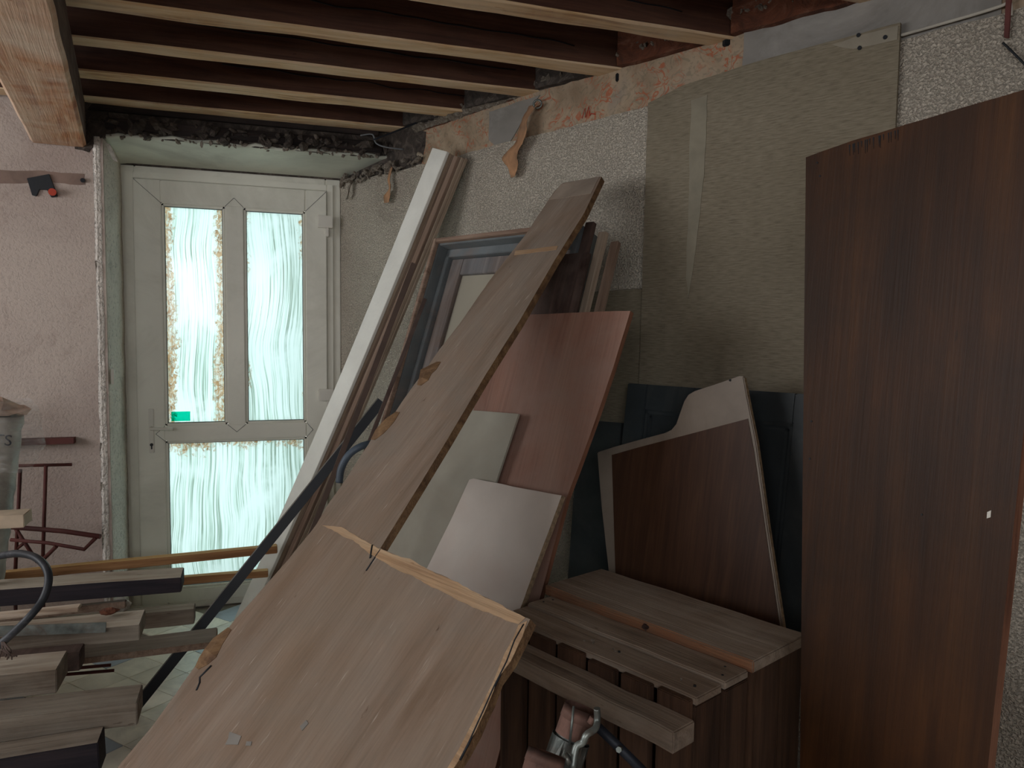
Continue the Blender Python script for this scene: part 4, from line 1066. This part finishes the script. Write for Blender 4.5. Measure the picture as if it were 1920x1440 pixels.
timber('long_timber', 2.95, (0, 1106), (340, 1082), 1111, .125, [M_timd, M_timt], 'dark painted timber with dusty top, highest in the pile by the door')
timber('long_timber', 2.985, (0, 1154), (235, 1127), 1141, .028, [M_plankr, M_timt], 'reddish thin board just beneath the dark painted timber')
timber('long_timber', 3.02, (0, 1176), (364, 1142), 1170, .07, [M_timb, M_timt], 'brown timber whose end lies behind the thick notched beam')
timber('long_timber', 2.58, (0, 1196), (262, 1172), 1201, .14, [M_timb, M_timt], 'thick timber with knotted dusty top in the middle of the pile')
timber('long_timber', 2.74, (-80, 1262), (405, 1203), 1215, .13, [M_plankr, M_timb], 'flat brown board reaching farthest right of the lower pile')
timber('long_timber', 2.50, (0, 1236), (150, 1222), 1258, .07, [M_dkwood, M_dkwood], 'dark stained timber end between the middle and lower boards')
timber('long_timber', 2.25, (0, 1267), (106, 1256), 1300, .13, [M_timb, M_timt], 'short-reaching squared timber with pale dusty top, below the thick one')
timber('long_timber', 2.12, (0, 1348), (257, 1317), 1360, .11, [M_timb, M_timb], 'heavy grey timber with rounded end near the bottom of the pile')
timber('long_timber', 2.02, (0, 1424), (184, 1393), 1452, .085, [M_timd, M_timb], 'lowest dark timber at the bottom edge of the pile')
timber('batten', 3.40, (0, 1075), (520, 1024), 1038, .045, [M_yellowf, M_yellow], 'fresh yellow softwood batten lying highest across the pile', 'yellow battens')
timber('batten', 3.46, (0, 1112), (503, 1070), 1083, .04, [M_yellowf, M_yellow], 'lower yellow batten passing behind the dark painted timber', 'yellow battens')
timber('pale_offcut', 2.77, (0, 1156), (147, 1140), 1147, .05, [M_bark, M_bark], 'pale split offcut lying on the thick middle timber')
# metal profile lying against the thick timber
P, Q = on_y(-60, 1186, 2.56), on_y(199, 1176, 2.56)
pr = stickpx('metal_profile', P, Q, .03, .008, M_steel, 'pale grey metal profile against the face of the thick middle timber', 'profile')
for i, (xa, ya, xb, yb) in enumerate([(-300, 1290, 208, 1247), (-300, 1300, 214, 1257)]):
    o = tube('rusty_rod', [on_y(xa, ya, 2.9), on_y(xb, yb, 2.9)], .006, M_rust); o.data.materials.clear(); o.data.materials.append(M_redprim)
    setp(o, ['upper thin rusty rod poking out under the flat brown board', 'lower thin rusty rod poking out under the flat brown board'][i], 'rod', 'rusty rods')
# plaster lump
def lump(name, c, s, mat, label, cat):
    bm = bmesh.new(); bmesh.ops.create_icosphere(bm, subdivisions=2, radius=1)
    for v in bm.verts: v.co = V((v.co.x * s[0], v.co.y * s[1], v.co.z * s[2])) * (1 + .35 * mnoise.noise(v.co * 1.7 + c))
    return setp(bm_to(name, bm, mat, None, Matrix.Translation(c)), label, cat)
lump('plaster_lump', on_y(226, 1134, 3.08), (.035, .03, .028), M_reveal, 'pale plaster lump resting on the brown timber end by the door', 'rubble')
lump('brick_bit', on_y(204, 1146, 2.68), (.03, .02, .010), M_infill, 'small orange brick fragment on the thick middle timber', 'rubble')
# rack that carries the pile (beyond the left edge of the view)
rack = empty('timber_rack', V((-1.6, 2.8, 0)), 'rusty steel rack carrying the timber pile, out past the left side', 'rack')
for x in (-1.25, -2.2):
    for (st, d, h, dep, y) in TIMB:
        t = (x - st.x) / d.x; p = st + d * t; zt_ = p.z - h - .005
        box('bearer_arm', (x - .02, y + .004, zt_ - .012), (x + .02, y + dep - .004, zt_), M_rust, rack)
    for y in (1.94, 3.58): box('rack_post', (x - .055, y, 0), (x - .021, y + .03, .62), M_rust, rack)
    box('rack_rail', (x - .055, 1.94, .06), (x - .021, 3.61, .09), M_rust, rack)

# rusty trestle by the wall
tr = empty('folding_trestle', on_y(60, 1180, 3.55) * 1, 'dark red metal folding trestle standing before the left wall', 'trestle')
yt = 3.55
def rod(name, pts, r=.008, y=yt):
    return tube(name, [on_y(px, py, y + (q[0] if q else 0)) for px, py, *q in pts], r, M_redprim, tr, 6)
pz = on_y(82, 1050, yt)
rod('upright', [(86, 873), (80, 1060)]); tube('upright', [on_y(80, 1060, yt), V((on_y(79, 1100, yt).x, yt, .01))], .008, M_redprim, tr, 6)
rod('upright', [(38, 880), (28, 1085)]); tube('upright', [on_y(28, 1085, yt), V((on_y(27, 1100, yt).x, yt, .01))], .008, M_redprim, tr, 6)
rod('top_bar', [(-40, 875), (135, 871)], .007)
rod('arm', [(-20, 985, .0), (45, 990, .0), (120, 996, -.05), (188, 1006, -.10)], .011)
rod('arm', [(20, 1012, 0), (90, 1018, -.03), (158, 1030, -.08), (180, 1008, -.10)], .008)
rod('brace', [(30, 992), (70, 1054)], .008); rod('brace', [(106, 1024, -.05), (78, 1052)], .008); rod('brace', [(48, 1016), (30, 1030)], .007)
rod('foot', [(90, 1062), (108, 1084)], .008)
wbar = box('wall_bar', (on_y(-60, 828, 3.8).x, 3.79, on_y(90, 833, 3.8).z), (on_y(139, 828, 3.8).x, 3.835, on_y(90, 822, 3.8).z), M_redprim)
setp(wbar, 'flat dark red metal bar fixed on the left wall above the trestle', 'bar')
# wrapped roll in the corner of the view
ry = 3.25
R0, R1 = on_y(-18, 775, ry), on_y(-58, 1110, ry); rax = (R1 - R0).normalized(); R2 = R0 + rax * ((R0.z - .01) / -rax.z)
roll = empty('wrapped_roll', V((R2.x, R2.y, 0)), 'tall plastic-wrapped roll leaning at the left with dark printed letters', 'roll')
bm = bmesh.new(); n = 40; pts = [R0.lerp(R2, i / n) for i in range(n + 1)]
tube_bm(bm, [p - R0 for p in pts], [.105 + .0025 * sin(i * 2.1) + .003 * mnoise.noise(V((i * .7, 0, 0))) for i in range(n + 1)], 20)
bm_to('roll_body', bm, plain('greyed_wrap', (168, 164, 156), .45, var=.22, scale=5, dirt=(92, 88, 84), dirtamt=.6, bumps=.3), roll, Matrix.Translation(R0))
bm = bmesh.new(); tube_bm(bm, [V((0, 0, .005)), V((0, 0, .03)), V((0.01, 0, .045))], [.118, .108, .05], 20)
for v in bm.verts: v.co += V((mnoise.noise(v.co * 20), mnoise.noise(v.co * 20 + V((5, 5, 5))), mnoise.noise(v.co * 18 + V((9, 1, 1))))) * .03
bm_to('roll_top_fold', bm, plain('pink_foam', (206, 178, 160), .8, bumps=.2), roll, Matrix.Translation(R0))
bm = bmesh.new(); tube_bm(bm, [V((0, 0, .05)), V((0, 0, .0)), V((.01, 0, -.06)), V((0.02, 0, -.14)), V((.015, 0, -.2))], [.12, .135, .14, .13, .115], 28, closed_ends=False)
for v in bm.verts: v.co += V((mnoise.noise(v.co * 16), mnoise.noise(v.co * 16 + V((5, 5, 5))), mnoise.noise(v.co * 14 + V((9, 1, 1))))) * .04
bm_to('plastic_film', bm, M_film, roll, Matrix.Translation(R0))
def print_text(body, px, py, size, y):
    cu = bpy.data.curves.new('printed_letters', 'FONT'); cu.body = body; cu.size = size; cu.extrude = .0004; cu.align_x = 'RIGHT'
    cu.materials.append(M_black)
    o = bpy.data.objects.new('printed_letters', cu); COL.objects.link(o); o.parent = roll
    nrm = V((0, -1, 0))
    up = -rax; X = up.cross(nrm).normalized(); nn_ = X.cross(up)
    o.matrix_basis = parent_mw(roll).inverted() @ frame_mat(X, up, nn_, on_y(px, py, y))
    bpy.context.view_layer.update()
    me = bpy.data.meshes.new_from_object(o); mb = o.matrix_basis.copy(); bpy.data.objects.remove(o)
    o = bpy.data.objects.new('printed_letters', me); COL.objects.link(o); o.parent = roll; o.matrix_basis = mb
print_text('TS', 22, 836, .055, ry - .112)
print_text('S', 20, 968, .03, ry - .112)
cardb = box('paper_box', (on_y(-40, 980, 2.95).x, 2.95, on_y(0, 992, 2.95).z), (on_y(45, 980, 2.95).x, 3.05, on_y(0, 968, 2.95).z), plain('buff_card', (190, 172, 150), .8), bevel=.002)
setp(cardb, 'small buff cardboard piece in front of the wrapped roll', 'box')
box('card_support', (on_y(-30, 980, 2.98).x, 2.99, .52), (on_y(-24, 980, 2.98).x, 3.03, on_y(0, 992, 2.95).z), M_rust, rack)
# hose with worn stripes
hz = smoothpts([rp(x, y, d) for x, y, d in [(-60, 1052, 2.3), (0, 1042, 2.2), (35, 1038, 2.15), (66, 1045, 2.1), (86, 1064, 2.07), (91, 1090, 2.05), (80, 1125, 2.03), (52, 1160, 2.0), (12, 1198, 2.0), (-40, 1240, 2.0)]], 6)
ho = tube('rubber_hose', hz, .0105, M_hose); setp(ho, 'worn black hose curling over the timber pile at the far left', 'hose')
fray = bmesh.new(); rnd = random.Random(3)
for i in range(9):
    c = rp(4 + rnd.uniform(-4, 6), 1204, 1.98)
    tube_bm(fray, [c, rp(10 + rnd.uniform(-8, 12), 1218, 1.97), rp(16 + rnd.uniform(-18, 16), 1232 + rnd.uniform(-8, 6), 1.96)], .0018, 5)
setp(bm_to('frayed_strap', fray, M_dkwood, None, Matrix.Identity(4)), 'frayed brown cord tied where the black hose crosses the timbers', 'cord')
# black and red clip on the left wall, chase in plaster
bp = YP(YW - .012)
clip = empty('wall_clip', on_y(78, 348, YW - .012), 'black hook plate with orange knob on the left wall under the beam', 'hook')
slab('hook_plate', bp, [bp.at(*p) for p in [(50, 334), (92, 326), (108, 368), (96, 370), (88, 356), (74, 355), (68, 368), (60, 366)]], .01, M_black, clip)
bm = bmesh.new(); tube_bm(bm, [on_y(98, 360, YW - .045), on_y(98, 360, YW - .014)], .016, 10); bm_to('orange_knob', bm, M_red, clip, Matrix.Identity(4))
bc_ = YP(YW - .0015); M_chase = plain('patched_plaster', (128, 108, 98), .95, var=.15, scale=8)
slab('plaster_patch', bc_, [bc_.at(*p) for p in [(-30, 318), (60, 320), (158, 326), (160, 346), (60, 342), (-30, 344)]], .002, M_chase, wall_far, .004, .02)
bmn = bmesh.new(); tube_bm(bmn, [on_y(155, 338, YW - .02), on_y(155, 338, YW)], .010, 8); bm_to('plug_hole', bmn, M_black, wall_far, Matrix.Identity(4))
# loose wires in the broken corner
lw = tube('loose_wire', smoothpts([on_y(x, y, 3.72) for x, y in [(676, 254), (698, 252), (705, 268), (724, 276), (757, 280)]], 5), .0035, M_wire)
setp(lw, 'short grey bent wire hanging from broken masonry above the door', 'wire')
lw2 = tube('loose_wire', smoothpts([on_y(x, y, 3.6) for x, y in [(700, 262), (745, 245), (785, 228), (806, 214)]], 5), .004, M_darkmetal)
setp(lw2, 'dark cable running up into the joists at the room corner', 'wire')
cdt = tube('conduit_stub', [on_y(783, 288, 3.62), on_y(812, 300, 3.58)], .010, plain('beige_conduit', (170, 156, 136), .6))
setp(cdt, 'short beige conduit stub at the top of the white plank', 'pipe')
